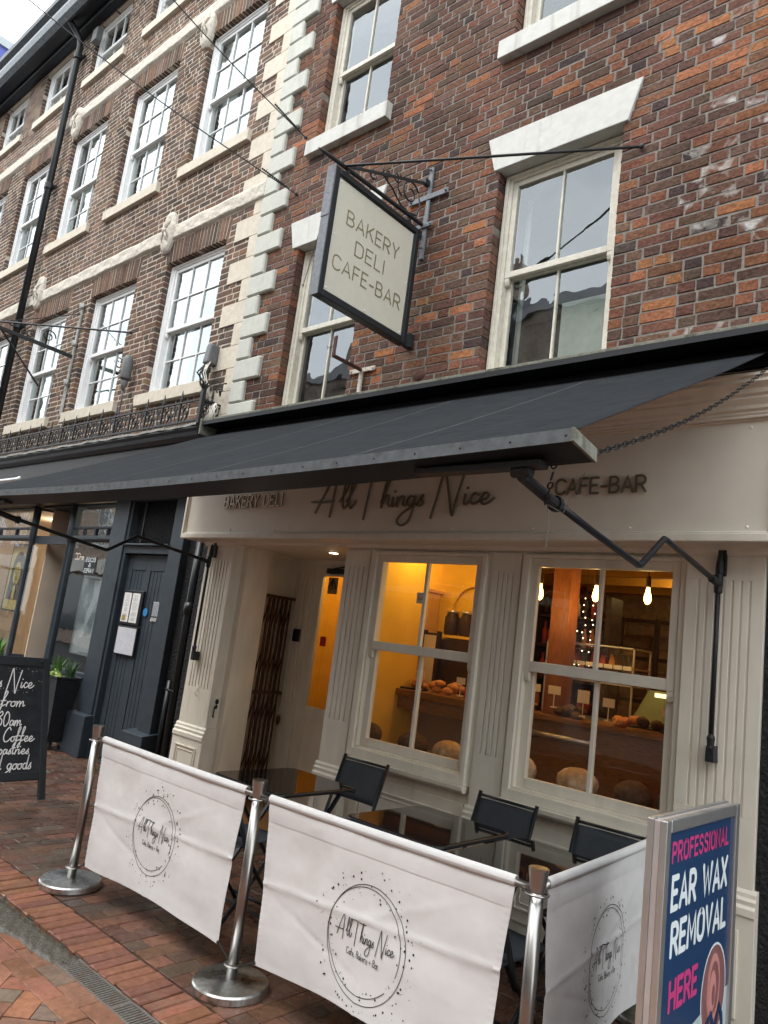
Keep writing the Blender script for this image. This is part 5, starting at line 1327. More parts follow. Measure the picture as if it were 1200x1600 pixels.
# wall furniture of the terrace
q = MB(); q.lathe([(.06, 0), (.065, .02), (.065, .24), (.045, .30), (.02, .32)], (-8.50, 4.24, 4.42), 14); q.lathe([(.03, 0), (.045, -.03), (.03, -.10), (.015, -.14)], (-8.50, 4.24, 4.42), 10)
q.tube([(-8.50, 4.24, 4.3), (-8.52, 4.26, 4.15), (-8.60, 4.30, 3.95), (-8.62, 4.30, 3.65)], .012, 6)
single('cable_sleeve', 'grey capped cable sleeve on the brick pier between the first floor windows', 'cable sleeve', q, 'junction_grey', (-8.50, 4.24, 4.28), smooth=True)
t = thing('junction_box', 'grey junction box with hanging cables on the cream quoins', 'junction box', (-6.68, 4.2, 4.3))
q = MB(); q.hexa([(-6.77,4.19,4.33), (-6.66,4.19,4.33), (-6.66,4.32,4.33), (-6.77,4.32,4.33), (-6.76,4.21,4.56), (-6.66,4.21,4.56), (-6.66,4.32,4.56), (-6.76,4.32,4.56)]); add(t, 'box_lid', q, 'junction_grey', bevel=.02)
q = MB(); rg = random.Random(3)
for k in range(9):
    x = -6.76+k*.012; q.tube([(x, 4.24, 4.35), (x+rg.uniform(-.03, .04), 4.20+rg.uniform(-.04, .03), 4.22), (x+rg.uniform(-.05, .08), 4.22, 4.10), (-6.66+rg.uniform(-.06, .06), 4.24, 3.98), (-6.60+rg.uniform(-.08, .1), 4.2, 3.85)], .010, 5)
q.blob((-6.70, 4.22, 4.26), .05, .04, .05, 8, 6, .3, rg)
add(t, 'black_cables', q, 'black_cord', smooth=True)
q = MB()
for k in range(5):
    q.tube([(-6.72+k*.02, 4.22, 4.34), (-6.66+rg.uniform(-.05, .05), 4.16, 4.2), (-6.62+k*.015, 4.2, 4.05), (-6.58+k*.01, 4.22, 3.85)], .005, 5)
for k in range(14):
    q.tube([(-6.38, 4.2, 3.84), (-6.38+rg.uniform(-.05, .09), 4.16, 3.78), (-6.36+rg.uniform(-.08, .12), 4.12, 3.62)], .005, 5)
add(t, 'pale_cables', q, 'cable_pale', smooth=True)
q = MB()
for k in range(16):
    x, y, z, r = rg.uniform(-6.62, -6.40), rg.uniform(4.14, 4.28), rg.uniform(3.68, 3.88)+(.2 if k > 11 else 0), rg.uniform(.02, .045); t_ = rg.uniform(0, 6)
    if k > 11: x = rg.uniform(-6.44, -6.38)
    q.tube([(x+r*math.cos(a*.8+t_), y+r*.6*math.sin(a*.9), z+r*math.sin(a*.8+t_)*.8) for a in range(7)], rg.uniform(.006, .011), 5)
add(t, 'cable_coil', q, 'black_cord', smooth=True)
# long bracket of a neighbouring hanging sign
t = thing('sign_bracket', 'black wrought iron sign bracket without a board projecting from the terrace at the left', 'bracket', (-10.36, 4.3, 4.9))
q = MB(); q.box(-10.33, -10.28, 4.30, 4.325, 4.55, 5.85); q.box(-10.36, -10.27, 4.31, 4.325, 4.17, 4.60); add(t, 'wall_plate', q, 'lead_grey', bevel=.004)
q = MB()
for z in (5.82, 5.25, 4.66):
    q.blob((-10.305, 4.29, z), .07, .012, .045, 8, 5); q.blob((-10.36, 4.29, z+.03), .03, .012, .03, 8, 5); q.blob((-10.25, 4.29, z-.02), .03, .012, .03, 8, 5)
add(t, 'leaf_ornament', q, 'lead_grey', smooth=True)
q = MB(); q.bar((-10.31, 4.30, 5.05), (-10.38, 3.15, 5.10), .035, .05); add(t, 'arm', q, 'black_iron', bevel=.004)
q = MB(); q.tube([(-8.74, 4.32, 5.12), (-10.38, 3.2, 5.14)], .012, 6); q.tube([(-10.31, 4.30, 5.70), (-10.36, 3.3, 5.16)], .006, 5); q.blob((-8.74, 4.315, 5.12), .03, .02, .02, 6, 4)
q.tube([(-11.3, 4.32, 4.75), (-10.38, 3.35, 5.08)], .014, 6); add(t, 'stay_rod', q, 'black_iron')
q = MB()
for (cy, cz, r) in ((3.95, 5.22, .10), (3.70, 5.15, .06), (3.45, 5.2, .05)): q.tube([(-10.34, cy+r*(1-k/16*.7)*math.cos(k*.5), cz+r*(1-k/16*.7)*math.sin(k*.5)) for k in range(17)], .009, 6)
add(t, 'scroll', q, 'black_iron', smooth=True)
# black block of the shop on the right
q = MB(); q.box(-1.085, 1.4, P1+.03, 4.33, 0, 2.40); rb = single('shop_on_right', 'strip of black rendered wall at the right edge beside the cream pilaster', 'wall', q, 'black_render', (0, 4.2, 0))
q = MB(); q.box(-1.0, 1.4, 4.0, 4.33, 2.41, 3.4); add(rb, 'fascia', q, 'black_paint')

# opposite side of the street, seen in reflections only
op = thing('opposite_terrace', 'brick terrace across the street, seen only reflected in the window panes', 'building', (-6, -5.2, 0))
OY = -5.2
hs = [(-80, -66, 8.2, 'opp_brick'), (-66, -52, 9.2, 'opp_brick'), (-52, -43, 7.8, 'opp_cream'), (-43, -34, 8.6, 'opp_brick'), (-34, -26, 7.6, 'opp_brick'), (-26, -19, 8.4, 'opp_cream'), (-19, -13, 9.0, 'opp_brick'), (-13, -7.2, 9.6, 'opp_brick'), (-7.2, -2.0, 7.4, 'opp_cream'), (-2.0, 4.0, 8.3, 'opp_brick'), (4, 11, 7.4, 'opp_brick'), (11, 20, 8.0, 'opp_cream')]
for (a, b, h, m_) in hs:
    add(op, 'wall', MB().box(a, b, OY-6, OY, 0, h), m_)
    add(op, 'roof', MB().prism([(OY+.15, h), (OY-3, h+2.2), (OY-6.1, h)], a, b), 'roof_slate')
    q = MB(); q.box(a+.5, a+1.5, OY-3.4, OY-2.6, h+1, h+3.3)
    for k in range(3): q.lathe([(.11, 0), (.09, .4)], (a+.7+k*.3, OY-3, h+3.3), 8)
    add(op, 'chimney', q, 'opp_brick')
    n = max(2, int((b-a)/2.2)); q = MB(); g = MB()
    for k in range(n):
        x = a+(b-a)*(k+.5)/n
        for z in (3.9,)+((5.9,) if h > 7.8 else ()):
            g.box(x-.45, x+.45, OY, OY+.02, z, z+1.5); frame_rect(q, x-.55, x+.55, z-.1, z+1.6, .1, .1, .1, .1, OY, OY+.06); q.box(x-.45, x+.45, OY, OY+.05, z+.72, z+.78); q.box(x-.02, x+.02, OY, OY+.05, z, z+1.5)
    add(op, 'window_frames', q, 'white_gloss'); add(op, 'window_panes', g, 'opp_glass')
    q = MB(); q.box(a+.1, b-.1, OY, OY+.25, 2.8, 3.35); add(op, 'shop_fascia', q, 'opp_cream' if m_ == 'opp_brick' else 'slate_blue_paint')
    q = MB(); q.box(a+.4, b-.4, OY, OY+.05, .6, 2.7); add(op, 'shop_window', q, 'opp_glass')
structure('far_pavement', MB().box(-18, 3, -5.2, -3.6, -.3, -.008), 'joint_sand')
q = MB(); q.box(-42, -30, 4.6, 18, 0, 22.42); bb = single('blue_clad_block', 'blue clad flat roofed block behind the terrace at the top left corner', 'building', q, 'blue_cladding', (-36, 11, 0))
add(bb, 'parapet', MB().box(-42.2, -29.9, 4.4, 18.2, 22.42, 22.75), 'grey_parapet')

# ------------------------------------------------------------------ awning
aw = thing('awning', 'large charcoal canvas awning with folding arms over the cream shopfront', 'awning', (-3.6, 4.0, 3.4))
q = MB(); q.prism([(3.975, 3.552), (YB, 3.566), (YB, 3.592), (3.975, 3.575)], -6.21, -1.06); hb = add(aw, 'housing', q, 'mossy_timber', bevel=.004)
q = MB(); q.box(-6.235, -1.075, YB-.02, YB, 3.37, 3.55); q.prism([(3.972, 3.515), (YB-.02, 3.530), (YB-.02, 3.560), (3.972, 3.5515)], -6.205, -1.062); add(hb, 'housing_back_and_shade', q, 'housing_black')  # back board plus black sheet painting the shade under the top board
q = MB(); q.box(-1.058, -1.03, 3.96, YB, 3.34, 3.58); q.box(-6.235, -6.212, 3.96, YB, 3.42, 3.58); add(hb, 'end_plate', q, 'mossy_timber', bevel=.004)
q = MB(); q.tube([(-6.23, 4.20, 3.47), (-1.08, 4.20, 3.47)], .055, 14); add(aw, 'roller', q, 'housing_black', smooth=True)
def barz(x): # slight sag of the front board
    t = (x+6.25)/5.17; return 2.335-.040*math.sin(math.pi*t)
def fab(u, v):
    x = -6.23+5.13*u; y0, z0 = 4.25, 3.528; y1, z1 = 2.02, barz(-6.23+5.13*u)+.038
    xe = x+(u-.5)*.03*v
    y = y0+(y1-y0)*v; z = z0+(z1-z0)*v-.022*math.sin(math.pi*v)
    e = max(0, (u-.80)/.2); z += .012*e*e*math.sin(math.pi*v)
    rp_ = max(0, (v-.45)/.55)*max(0, (u-.72)/.28)
    z += .0042*rp_*(1-max(0, (u-.95)/.05))*math.sin(v*95+u*18+math.sin(u*40))
    z += .003*math.sin(u*21+v*7)*math.sin(math.pi*v)
    return (xe, y, z)
add(aw, 'canvas', MB().grid(fab, 150, 70), 'awning_canvas', smooth=True, solid=.002)
q = MB()
for k in range(1, 5):
    u = k/5; n = 50
    P = [Vector(fab(u, j/n)) for j in range(n+1)]
    for a, b in zip(P, P[1:]): q.quad(tuple(a+Vector((-.004,0,.0018))), tuple(a+Vector((.004,0,.0018))), tuple(b+Vector((.004,0,.0018))), tuple(b+Vector((-.004,0,.0018))))
add(aw, 'seam', q, 'seam_thread')
q = MB()
for k in range(40):
    a, b = -6.25+5.17*k/40, -6.25+5.17*(k+1)/40; za, zb = barz(a), barz(b)
    q.hexa([(a,1.985,za-.012), (b,1.985,zb-.012), (b,2.135,zb-.038), (a,2.135,za-.038), (a,1.985,za+.022), (b,1.985,zb+.022), (b,2.135,zb-.002), (a,2.135,za-.002)])
fb = add(aw, 'front_board', q, 'awning_timber')
q = MB()
for k in range(40):
    a, b = -6.25+5.17*k/40, -6.25+5.17*(k+1)/40; za, zb = barz(a), barz(b)
    q.hexa([(a,1.979,za-.013), (b,1.979,zb-.013), (b,1.985,zb-.013), (a,1.985,za-.013), (a,1.979,za+.030), (b,1.979,zb+.030), (b,1.985,zb+.030), (a,1.985,za+.030)])
add(fb, 'zinc_strip', q, 'weathered_zinc')
q = MB(); zc = barz(-1.08); q.hexa([(-1.082,1.975,zc-.014), (-1.070,1.975,zc-.014), (-1.070,2.138,zc-.04), (-1.082,2.138,zc-.04), (-1.082,1.975,zc+.031), (-1.070,1.975,zc+.031), (-1.070,2.138,zc+.006), (-1.082,2.138,zc+.006)]); add(fb, 'board_end', q, 'mossy_timber', bevel=.002)
q = MB()
for k in range(26): q.blob((-6.1+k*.2, 1.978, barz(-6.1+k*.2)+.008), .004, .003, .004, 6, 4)
add(fb, 'nail_head', q, 'black_iron')
q = MB(); q.box(-1.75, -1.22, 2.04, 2.10, 2.27, 2.293); q.box(-6.0, -5.5, 2.04, 2.10, 2.27, 2.293); add(fb, 'iron_strap', q, 'black_iron', bevel=.003)
for (x, lab) in ((-1.30, 1), (-5.88, 0)):
    arm = MB(); arm.tube([(x, 4.085, 2.172), (x, 3.34, 2.268), (x, 3.315, 2.268), (x, 3.075, 2.108), (x, 3.05, 2.105), (x, 2.60, 2.165), (x, 2.06, 2.245)], .0145, 10)
    a_ = add(aw, 'folding_arm', arm, 'black_tube', smooth=True)
    q = MB(); q.tube([(x, 2.30, 2.205), (x, 2.08, 2.245), (x, 2.06, 2.275)], .022, 10); q.lathe([(.030, -.012), (.030, .012)], (x, 2.31, 2.205), 10, 'y'); q.lathe([(.022, -.035), (.022, .035)], (x, 2.07, 2.262), 10, 'x'); add(a_, 'arm_socket', q, 'black_iron')
    q = MB(); q.tube([(x, 4.09, 1.38), (x, 4.09, 2.24)], .0125, 10); r_ = add(aw, 'guide_rod', q, 'black_iron', smooth=True)
    q = MB(); q.lathe([(.022, -.05), (.024, 0), (.022, .05)], (x, 4.09, 2.172), 10); q.tube([(x, 4.08, 2.172), (x, 3.98, 2.185)], .021, 10); q.lathe([(.016, 0), (.022, .01), (.020, .06), (.014, .10), (.010, .12)], (x, 4.10, 2.22), 10); q.box(x-.022, x+.022, P1-.022, P1, 2.22, 2.36) ; q.lathe([(.012, 0), (.022, -.02), (.018, -.06), (.022, -.075)], (x, 4.09, 1.40), 10); q.hexa([(x-.022,4.08,1.26), (x+.022,4.08,1.26), (x+.022,P1,1.26), (x-.022,P1,1.26), (x-.018,4.075,1.34), (x+.018,4.075,1.34), (x+.018,P1,1.34), (x-.018,P1,1.34)])
    add(r_, 'rod_bracket', q, 'black_iron', bevel=.003)
q = MB(); A0 = Vector((-1.04, 4.0, 3.34)); B0 = Vector((-1.16, 2.14, 2.31)); n = 62
for k in range(n):
    t = (k+.5)/n; c = A0.lerp(B0, t); c.z -= .07*math.sin(math.pi*t); d = (B0-A0).normalized(); u = Vector((1,0,0)) if k % 2 else d.cross(Vector((1,0,0))).normalized()
    q.tube([tuple(c+d*.021*math.cos(a*math.pi/4)+u*.009*math.sin(a*math.pi/4)) for a in range(8)], .0026, 5, closed=True)
add(aw, 'chain', q, 'black_iron')
q = MB(); A0 = Vector((-1.30, 2.24, 2.20)); B0 = Vector((-1.2, 2.10, 2.285))
for k in range(6):
    c = A0.lerp(B0, k/5); c.z -= .02*math.sin(math.pi*k/5); d = (B0-A0).normalized(); u = Vector((1,0,0)) if k % 2 else d.cross(Vector((1,0,0))).normalized()
    q.tube([tuple(c+d*.018*math.cos(a*math.pi/4)+u*.010*math.sin(a*math.pi/4)) for a in range(8)], .0032, 5, closed=True)
add(aw, 'short_chain', q, 'black_iron')
q = MB(); q.tube([(-1.30, 2.25, 2.19), (-1.28, 2.24, 2.12), (-1.285, 2.24, 2.03)], .0015, 4); q.tube([(-1.30, 2.25, 2.19), (-1.22, 2.22, 2.15), (-1.12, 2.16, 2.27)], .0015, 4); add(aw, 'loose_string', q, 'cable_grey')

# ------------------------------------------------------------------ hanging sign
hx = -3.925
hsg = thing('hanging_sign', 'cream BAKERY DELI CAFE-BAR sign board hanging from an iron bracket above the awning', 'sign', (hx, 4.3, 5.1))
yA, yB_, zA, zB_ = 3.235, 4.245, 4.045, 5.075
q = MB(); q.box(hx-.022, hx+.022, yA+.03, yB_-.03, zA+.03, zB_-.03); bd = add(hsg, 'sign_board', q, 'sign_cream')
q = MB()
for (a, b, c, d) in ((yA, yA+.05, zA, zB_), (yB_-.05, yB_, zA, zB_), (yA+.05, yB_-.05, zA, zA+.05), (yA+.05, yB_-.05, zB_-.05, zB_)): q.box(hx-.04, hx+.04, a, b, c, d)
for (a, b, c, d) in ((yA+.046, yA+.062, zA+.05, zB_-.05), (yB_-.062, yB_-.046, zA+.05, zB_-.05), (yA+.06, yB_-.06, zA+.046, zA+.062), (yA+.06, yB_-.06, zB_-.062, zB_-.046)): q.box(hx-.031, hx+.031, a, b, c, d)
add(hsg, 'sign_frame', q, 'black_paint', bevel=.006)
q = MB(); q.box(hx-.042, hx+.042, yA-.008, yA-.001, zA-.005, zB_+.002); q.box(hx-.044, hx+.044, yA-.012, yA-.008, zA+.62, zB_+.004)
for z in (4.85, 4.95): q.blob((hx, yA-.012, z), .006, .004, .006, 6, 4)
add(hsg, 'metal_edging', q, 'grey_iron', bevel=.002)
for sg in (1, -1):
    q = MB()
    for (txt, z, a, b) in (('BAKERY', 4.700, 3.43, 4.03), ('DELI', 4.505, 3.555, 3.885), ('CAFE-BAR', 4.305, 3.35, 4.12)):
        st, w = strokes_for(txt, SANS, .24)
        if sg > 0: text_mesh(q, st, (b-a)/w, .112, .0125, lambda u, v, h: (hx+.022+h, a+u, z+v))
        else: text_mesh(q, st, (b-a)/w, .112, .0125, lambda u, v, h: (hx-.022-h, b-u+(3.74*2-a-b)*0, z+v))
    add(hsg, 'lettering', q, 'sign_olive')
q = MB()
for y in (yA+.085, 3.74, yB_-.085):
    for z in (zA+.085, 4.56, zB_-.085):
        if y == 3.74 and z == 4.56: continue
        q.lathe([(.008, 0), (.006, .005)], (hx+.022, y, z), 8, 'x')
add(hsg, 'fixing_screw', q, 'white_gloss')
q = MB(); q.tube([(hx, 4.31, 5.165), (hx, 3.30, 5.135), (hx, 3.17, 5.13), (hx, 3.12, 5.128), (hx, 3.07, 5.125)], [.017, .017, .015, .012, .003], 8)
for k in range(7): q.blob((hx, 3.125+k*.016, 5.128), .016, .006, .016, 8, 4)
bk = add(hsg, 'bracket_arm', q, 'black_iron')
q = MB(); q.bar((hx, 4.30, 5.555), (hx, 3.37, 5.155), .012, .022); q.box(hx-.02, hx+.02, 4.25, 4.31, 5.53, 5.58); add(hsg, 'bracket_tie', q, 'black_iron')
q = MB(); q.box(-3.925, -3.885, 4.306, 4.326, 4.845, 5.71); q.hexa([(-4.12,4.300,5.40),(-3.69,4.300,5.40),(-3.69,4.314,5.40),(-4.12,4.314,5.40),(-4.12,4.300,5.45),(-3.69,4.300,5.45),(-3.69,4.314,5.45),(-4.12,4.314,5.45)]); q.box(-4.0, -3.81, 4.29, 4.31, 5.13, 5.17)
for (x, z) in ((-3.905, 5.68), (-3.905, 4.95), (-4.09, 5.425), (-3.71, 5.425), (-3.83, 5.15)): q.blob((x, 4.292, z), .014, .016, .014, 6, 4)
add(hsg, 'wall_plate', q, 'grey_iron', bevel=.004)
q = MB()
def sp(cy, cz, r, t0, t1, n=26): return [(hx, cy+r*(.25+.75*k/n)*math.cos(R_(t0+(t1-t0)*k/n)), cz+r*(.25+.75*k/n)*math.sin(R_(t0+(t1-t0)*k/n))) for k in range(n+1)]
big = sp(4.10, 5.35, .115, 500, 30)
q.tube(big, .0075, 6)
q.tube([(hx, 4.20, 5.40), (hx, 4.24, 5.30), (hx, 4.20, 5.20), (hx, 4.10, 5.175), (hx, 4.0, 5.19), (hx, 3.88, 5.27), (hx, 3.76, 5.315), (hx, 3.66, 5.29)]+[(hx, 3.655+.035*math.cos(a*.7+1.2), 5.255+.035*math.sin(a*.7+1.2)) for a in range(8)], .0075, 6)
q.tube(list(reversed(sp(3.92, 5.395, .055, 0, 420)))+[(hx, 3.95, 5.30), (hx, 4.0, 5.27)], .0065, 6)
q.tube([(hx, 3.82, 5.29)]+sp(3.80, 5.36, .05, 500, 150), .0065, 6)
add(hsg, 'scrollwork', q, 'black_iron', smooth=True)
q = MB(); q.tube([(hx, 3.34, 5.14), (-2.02, 4.315, 5.185)], .010, 6); q.blob((-2.015, 4.31, 5.185), .022, .014, .022, 8, 5); add(hsg, 'stay_rod', q, 'black_iron', smooth=True)
q = MB(); q.tube([(hx, yA+.02, 4.88), (-5.42, 4.32, 4.98)], .004, 5); q.blob((-5.42, 4.318, 4.98), .012, .012, .012, 6, 4); add(hsg, 'guy_wire', q, 'cable_grey')
q = MB()
for y in (3.38, 4.12): q.lathe([(.018, -.02), (.02, 0), (.018, .02)], (hx, y, 5.105), 8, 'x'); q.box(hx-.006, hx+.006, y-.02, y+.02, 5.07, 5.14)
q.box(hx-.03, hx+.0, 4.245, 4.32, 5.055, 5.085); q.box(hx-.012, hx+.05, 4.27, 4.325, 4.04, 4.16); q.box(hx-.012, hx+.012, 4.235, 4.32, 4.045, 4.06)
add(hsg, 'hanger', q, 'black_iron', bevel=.003)
# empty rusty bracket below the sign
t = thing('rusty_bracket', 'small rusty angle bracket on a white cross plate below the hanging sign', 'bracket', (-4.42, 4.32, 3.9))
q = MB(); q.box(-4.57, -4.27, 4.305, 4.322, 3.915, 3.955); q.box(-4.445, -4.405, 4.300, 4.32, 3.66, 3.935)
for x in (-4.55, -4.29): q.blob((x, 4.300, 3.935), .010, .008, .010, 6, 4)
add(t, 'cross_plate', q, 'white_chipped', bevel=.003)
q = MB(); q.box(-4.445, -4.410, 3.96, 4.30, 3.925, 3.945); q.box(-4.445, -4.410, 3.955, 3.967, 3.93, 4.11); q.tube([(-4.45, 3.97, 4.03), (-4.50, 3.95, 4.01), (-4.51, 3.95, 4.03)], .004, 5); add(t, 'angle_arm', q, 'rust_iron', bevel=.002)
q = MB(); q.blob((-3.78, 4.33, 3.80), .065, .012, .05, 12, 6, .15, random.Random(2)); single('pipe_stub', 'broken red clay pipe stub in the brickwork just above the awning', 'pipe', q, 'rust_iron', (-3.78, 4.33, 3.80), smooth=True)

# overhead cables
def cable(nm, lab, a, b, sag, r=.006):
    a = Vector(a); b = Vector(b); q = MB(); P = []
    for k in range(41):
        p = a.lerp(b, k/40); p.z -= sag*math.sin(math.pi*k/40); P.append(tuple(p))
    q.tube(P, r, 6)
    d = (b-a).normalized()
    for k in range(16): c = a+d*(.10+k*.022); q.blob(tuple(c), .012, .012, .012, 6, 4)
    q.blob(tuple(a), .02, .02, .02, 6, 4)
    single(nm, lab, 'cable', q, 'black_cord', tuple(a), 'span cables crossing the street')
from_w1 = (-5.74, 4.30, 6.07); from_w2 = (-5.73, 4.30, 6.72)
cable('span_cable', 'lower thin cable running to the left of the quoins over the street', from_w1, (-8.2, 1.35, 8.12), .10)
cable('span_cable', 'upper thin cable running from the sage quoins up over the street', from_w2, (-6.6, 2.05, 8.10), .07)

# ------------------------------------------------------------------ barrier posts and banners
PO = [(-4.36, 2.445), (-2.84, 2.475), (-1.385, 2.575)]
def barrier():
    t = thing('barrier_post', 'polished steel barrier post', 'barrier post', (0, 0, 0), 'steel posts of the cafe barrier')
    add(t, 'base_disc', MB().lathe([(.172, 0), (.176, .006), (.176, .032), (.170, .040), (.05, .046), (.03, .048)], (0,0,0), 56), 'steel_brushed', smooth=False)
    add(t, 'post', MB().lathe([(.0255, .046), (.0255, .845)], (0,0,0), 28), 'steel_polished', smooth=True)
    add(t, 'cap', MB().lathe([(.026, .842), (.028, .848), (.037, .918), (.037, .924), (.031, .925), (.0, .921)], (0,0,0), 28), 'steel_polished', smooth=False)
    q = MB()
    for z, r in ((.838, .042), (.105, .040)): q.tube([(r*math.cos(a*math.pi/10), r*math.sin(a*math.pi/10), z) for a in range(20)], .0045, 6, closed=True)
    q.lathe([(.026, .100), (.042, .103), (.042, .107), (.026, .110)], (0,0,0), 24)
    add(t, 'ring', q, 'steel_polished', smooth=True)
    return t
b0 = barrier()
labs = ['leftmost steel barrier post at the street corner of the banners', 'middle steel barrier post between the two front banners', 'right front steel barrier post at the corner beside the ear wax sign', 'steel barrier post hidden behind the ear wax sign near the pilaster']
b0.location = (*PO[0], 0); b0['label'] = labs[0]
dup(b0, (*PO[1], 0), .4, labs[1]); dup(b0, (*PO[2], 0), .9, labs[2]); dup(b0, (-1.485, 4.00, 0), 1.4, labs[3])
def banner(a, b, lab, seed, logo=(.72, .44, .225)):
    A = Vector((*a, 0)); Bv = Vector((*b, 0)); d = (Bv-A); Lg = d.length; d.normalize(); nrm = Vector((d.y, -d.x, 0))   # outward side
    t = thing('barrier_banner', lab, 'banner', tuple(A+d*(Lg/2)), 'white cafe banners hung between the steel posts')
    s0, s1 = .085, Lg-.085; zt = .842; zb = .145; rg = random.Random(seed)
    f1, f2, f3 = rg.uniform(0, 6), rg.uniform(0, 6), rg.uniform(0, 6)
    zc = .50+rg.uniform(-.01, .02)
    def surf(s, z):
        """s along the rod, z height -> point on the outer face"""
        u = (s-s0)/(s1-s0); v = (zt-z)/(zt-zb)
        inset = .05*math.sin(v*math.pi/2)*1.0
        sp_ = s0+inset*(1-u)*.9+(s1-s0-inset*.9*1.0)*u-.0*v
        o = .010*math.sin(u*5.1+f1)*v+.006*math.sin(u*11+f2+v*3)*v*(1-.3*v)+.018*v*math.sin(math.pi*u)
        o += .007*math.exp(-abs(z-zc-.05*(u-.5))/.010)+.004*math.exp(-abs((z-.50)-.55*(u-.45))/.012)*max(0, 1-abs(u-.6)/.35)-.004*math.exp(-abs((z-.35)+.4*(u-.3))/.010)*max(0, 1-abs(u-.3)/.3)                     # fold line
        o += .004*math.exp(-abs(s-(s0+s1)/2)/.010)*(1 if v > .5 else .3)
        o += .0035*math.sin((u*7+v*9)+f3)*math.sin(u*13-v*6+f1)
        zz = z+.028*math.sin(math.pi*u)*v**3
        c = A+d*sp_+nrm*o; c.z = zz; return c
    q = MB(); q.grid(lambda u, v: tuple(surf(s0+(s1-s0)*u, zt+(zb-zt)*v)), 90, 56)
    cl = add(t, 'cloth', q, 'white_canvas', smooth=True, solid=.0012)
    q = MB()   # pocket round the rod
    q.grid(lambda u, v: tuple(A+d*(s0+(s1-s0)*u)+nrm*(.018*math.cos(v*2*math.pi)-.004)+Vector((0,0,.855+.021*math.sin(v*2*math.pi)-.003*math.sin(u*math.pi)))), 40, 16)
    q.grid(lambda u, v: tuple(surf(s0+(s1-s0)*u, .835-.075*v)+nrm*(.0025+.002*math.sin(v*3.14))), 60, 4)
    add(t, 'rod_pocket', q, 'white_canvas', smooth=True)
    q = MB()
    for (u0, u1) in ((0, .022), (.978, 1)): q.grid(lambda u, v: tuple(surf(s0+(s1-s0)*(u0+(u1-u0)*u), .80+(zb-.80)*v)+nrm*(.0022+.0003*math.sin(v*160))), 3, 130)
    q.grid(lambda u, v: tuple(surf(s0+(s1-s0)*u, zb+.014*(1-v))+nrm*.002), 60, 2)
    add(t, 'hem', q, 'white_canvas', smooth=True)
    q = MB(); p0 = A+d*.03; p1 = A+d*(Lg-.03)
    q.tube([(p0.x, p0.y, .852), (p1.x, p1.y, .852)], .0125, 10)
    for c in (A+d*.055, A+d*(Lg-.055)): q.box(c.x-.004, c.x+.004, c.y-.004, c.y+.004, .83, .845)
    add(t, 'top_rod', q, 'steel_polished', smooth=True)
    q = MB(); a1 = surf(s0, zb+.01); a2 = surf(s1, zb+.01)
    q.tube([(A+d*.028+Vector((0,0,.105)))[:], tuple(a1)], .004, 5); q.tube([(A+d*(Lg-.028)+Vector((0,0,.105)))[:], tuple(a2)], .004, 5); q.blob(tuple(a1+nrm*.004), .009, .006, .009, 6, 4); q.blob(tuple(a2+nrm*.004), .009, .006, .009, 6, 4)
    add(t, 'tie_cord', q, 'black_cord')
    # print
    cs, cz, r = logo; q = MB()
    def fn(u, v, h): return surf(cs+u, cz+v)+nrm*(h+.0012)
    def ring(rr, dx, dz, a0, a1, wob): return [(dx+rr*(1+wob*math.sin(R_(a*2)))*math.cos(R_(a))*.96, dz+rr*(1+wob)*math.sin(R_(a))) for a in range(a0, a1, 4)]
    text_mesh(q, [ring(r, .004, 0, -40, 323, .01), ring(r*.93, -.006, .008, -20, 318, -.01)], 1, 1, .0030, fn)
    st, w = strokes_for('All Things Nice', SCRIPT, .02, True); tw = r*1.42
    text_mesh(q, [[(p[0], p[1]) for p in s_] for s_ in st], tw/w, .062*r/.225, .0036, lambda u, v, h: fn(u-tw*.49, v+.005, h))
    st, w = strokes_for('Cafe, Bakery + Bar', SANS, .2); tw2 = r*.84
    text_mesh(q, st, tw2/w, .026*r/.225, .0026, lambda u, v, h: fn(u-tw2*.5, v-.062, h))
    add(cl, 'printed_logo', q, 'black_ink')
    q = MB()
    for k in range(150):
        a = rg.uniform(0, 360); rr = r*(rg.choice([rg.gauss(1.12, .07), rg.gauss(.87, .05), rg.gauss(1.22, .08)])); s = rg.choice([.0012, .0016, .002, .003, .0036, .0045])
        cx, cy = rr*math.cos(R_(a))*.97, rr*math.sin(R_(a)); 
        q.poly([tuple(fn(cx+s*math.cos(R_(b)), cy+s*1.15*math.sin(R_(b)), .0004+k*.00001)) for b in range(0, 360, 45)])
    add(cl, 'printed_dots', q, 'black_ink')
    return t
banner(PO[0], PO[1], 'left white banner with round script logo between left and middle posts', 3, (.745, .465, .205))
banner(PO[1], PO[2], 'large centre white banner with the round script logo, in front of the middle tables', 5, (.735, .425, .228))
banner(PO[2], (-1.485, 4.00), 'right white banner running back to the shopfront, partly behind the ear wax sign', 8, (.735, .44, .222))

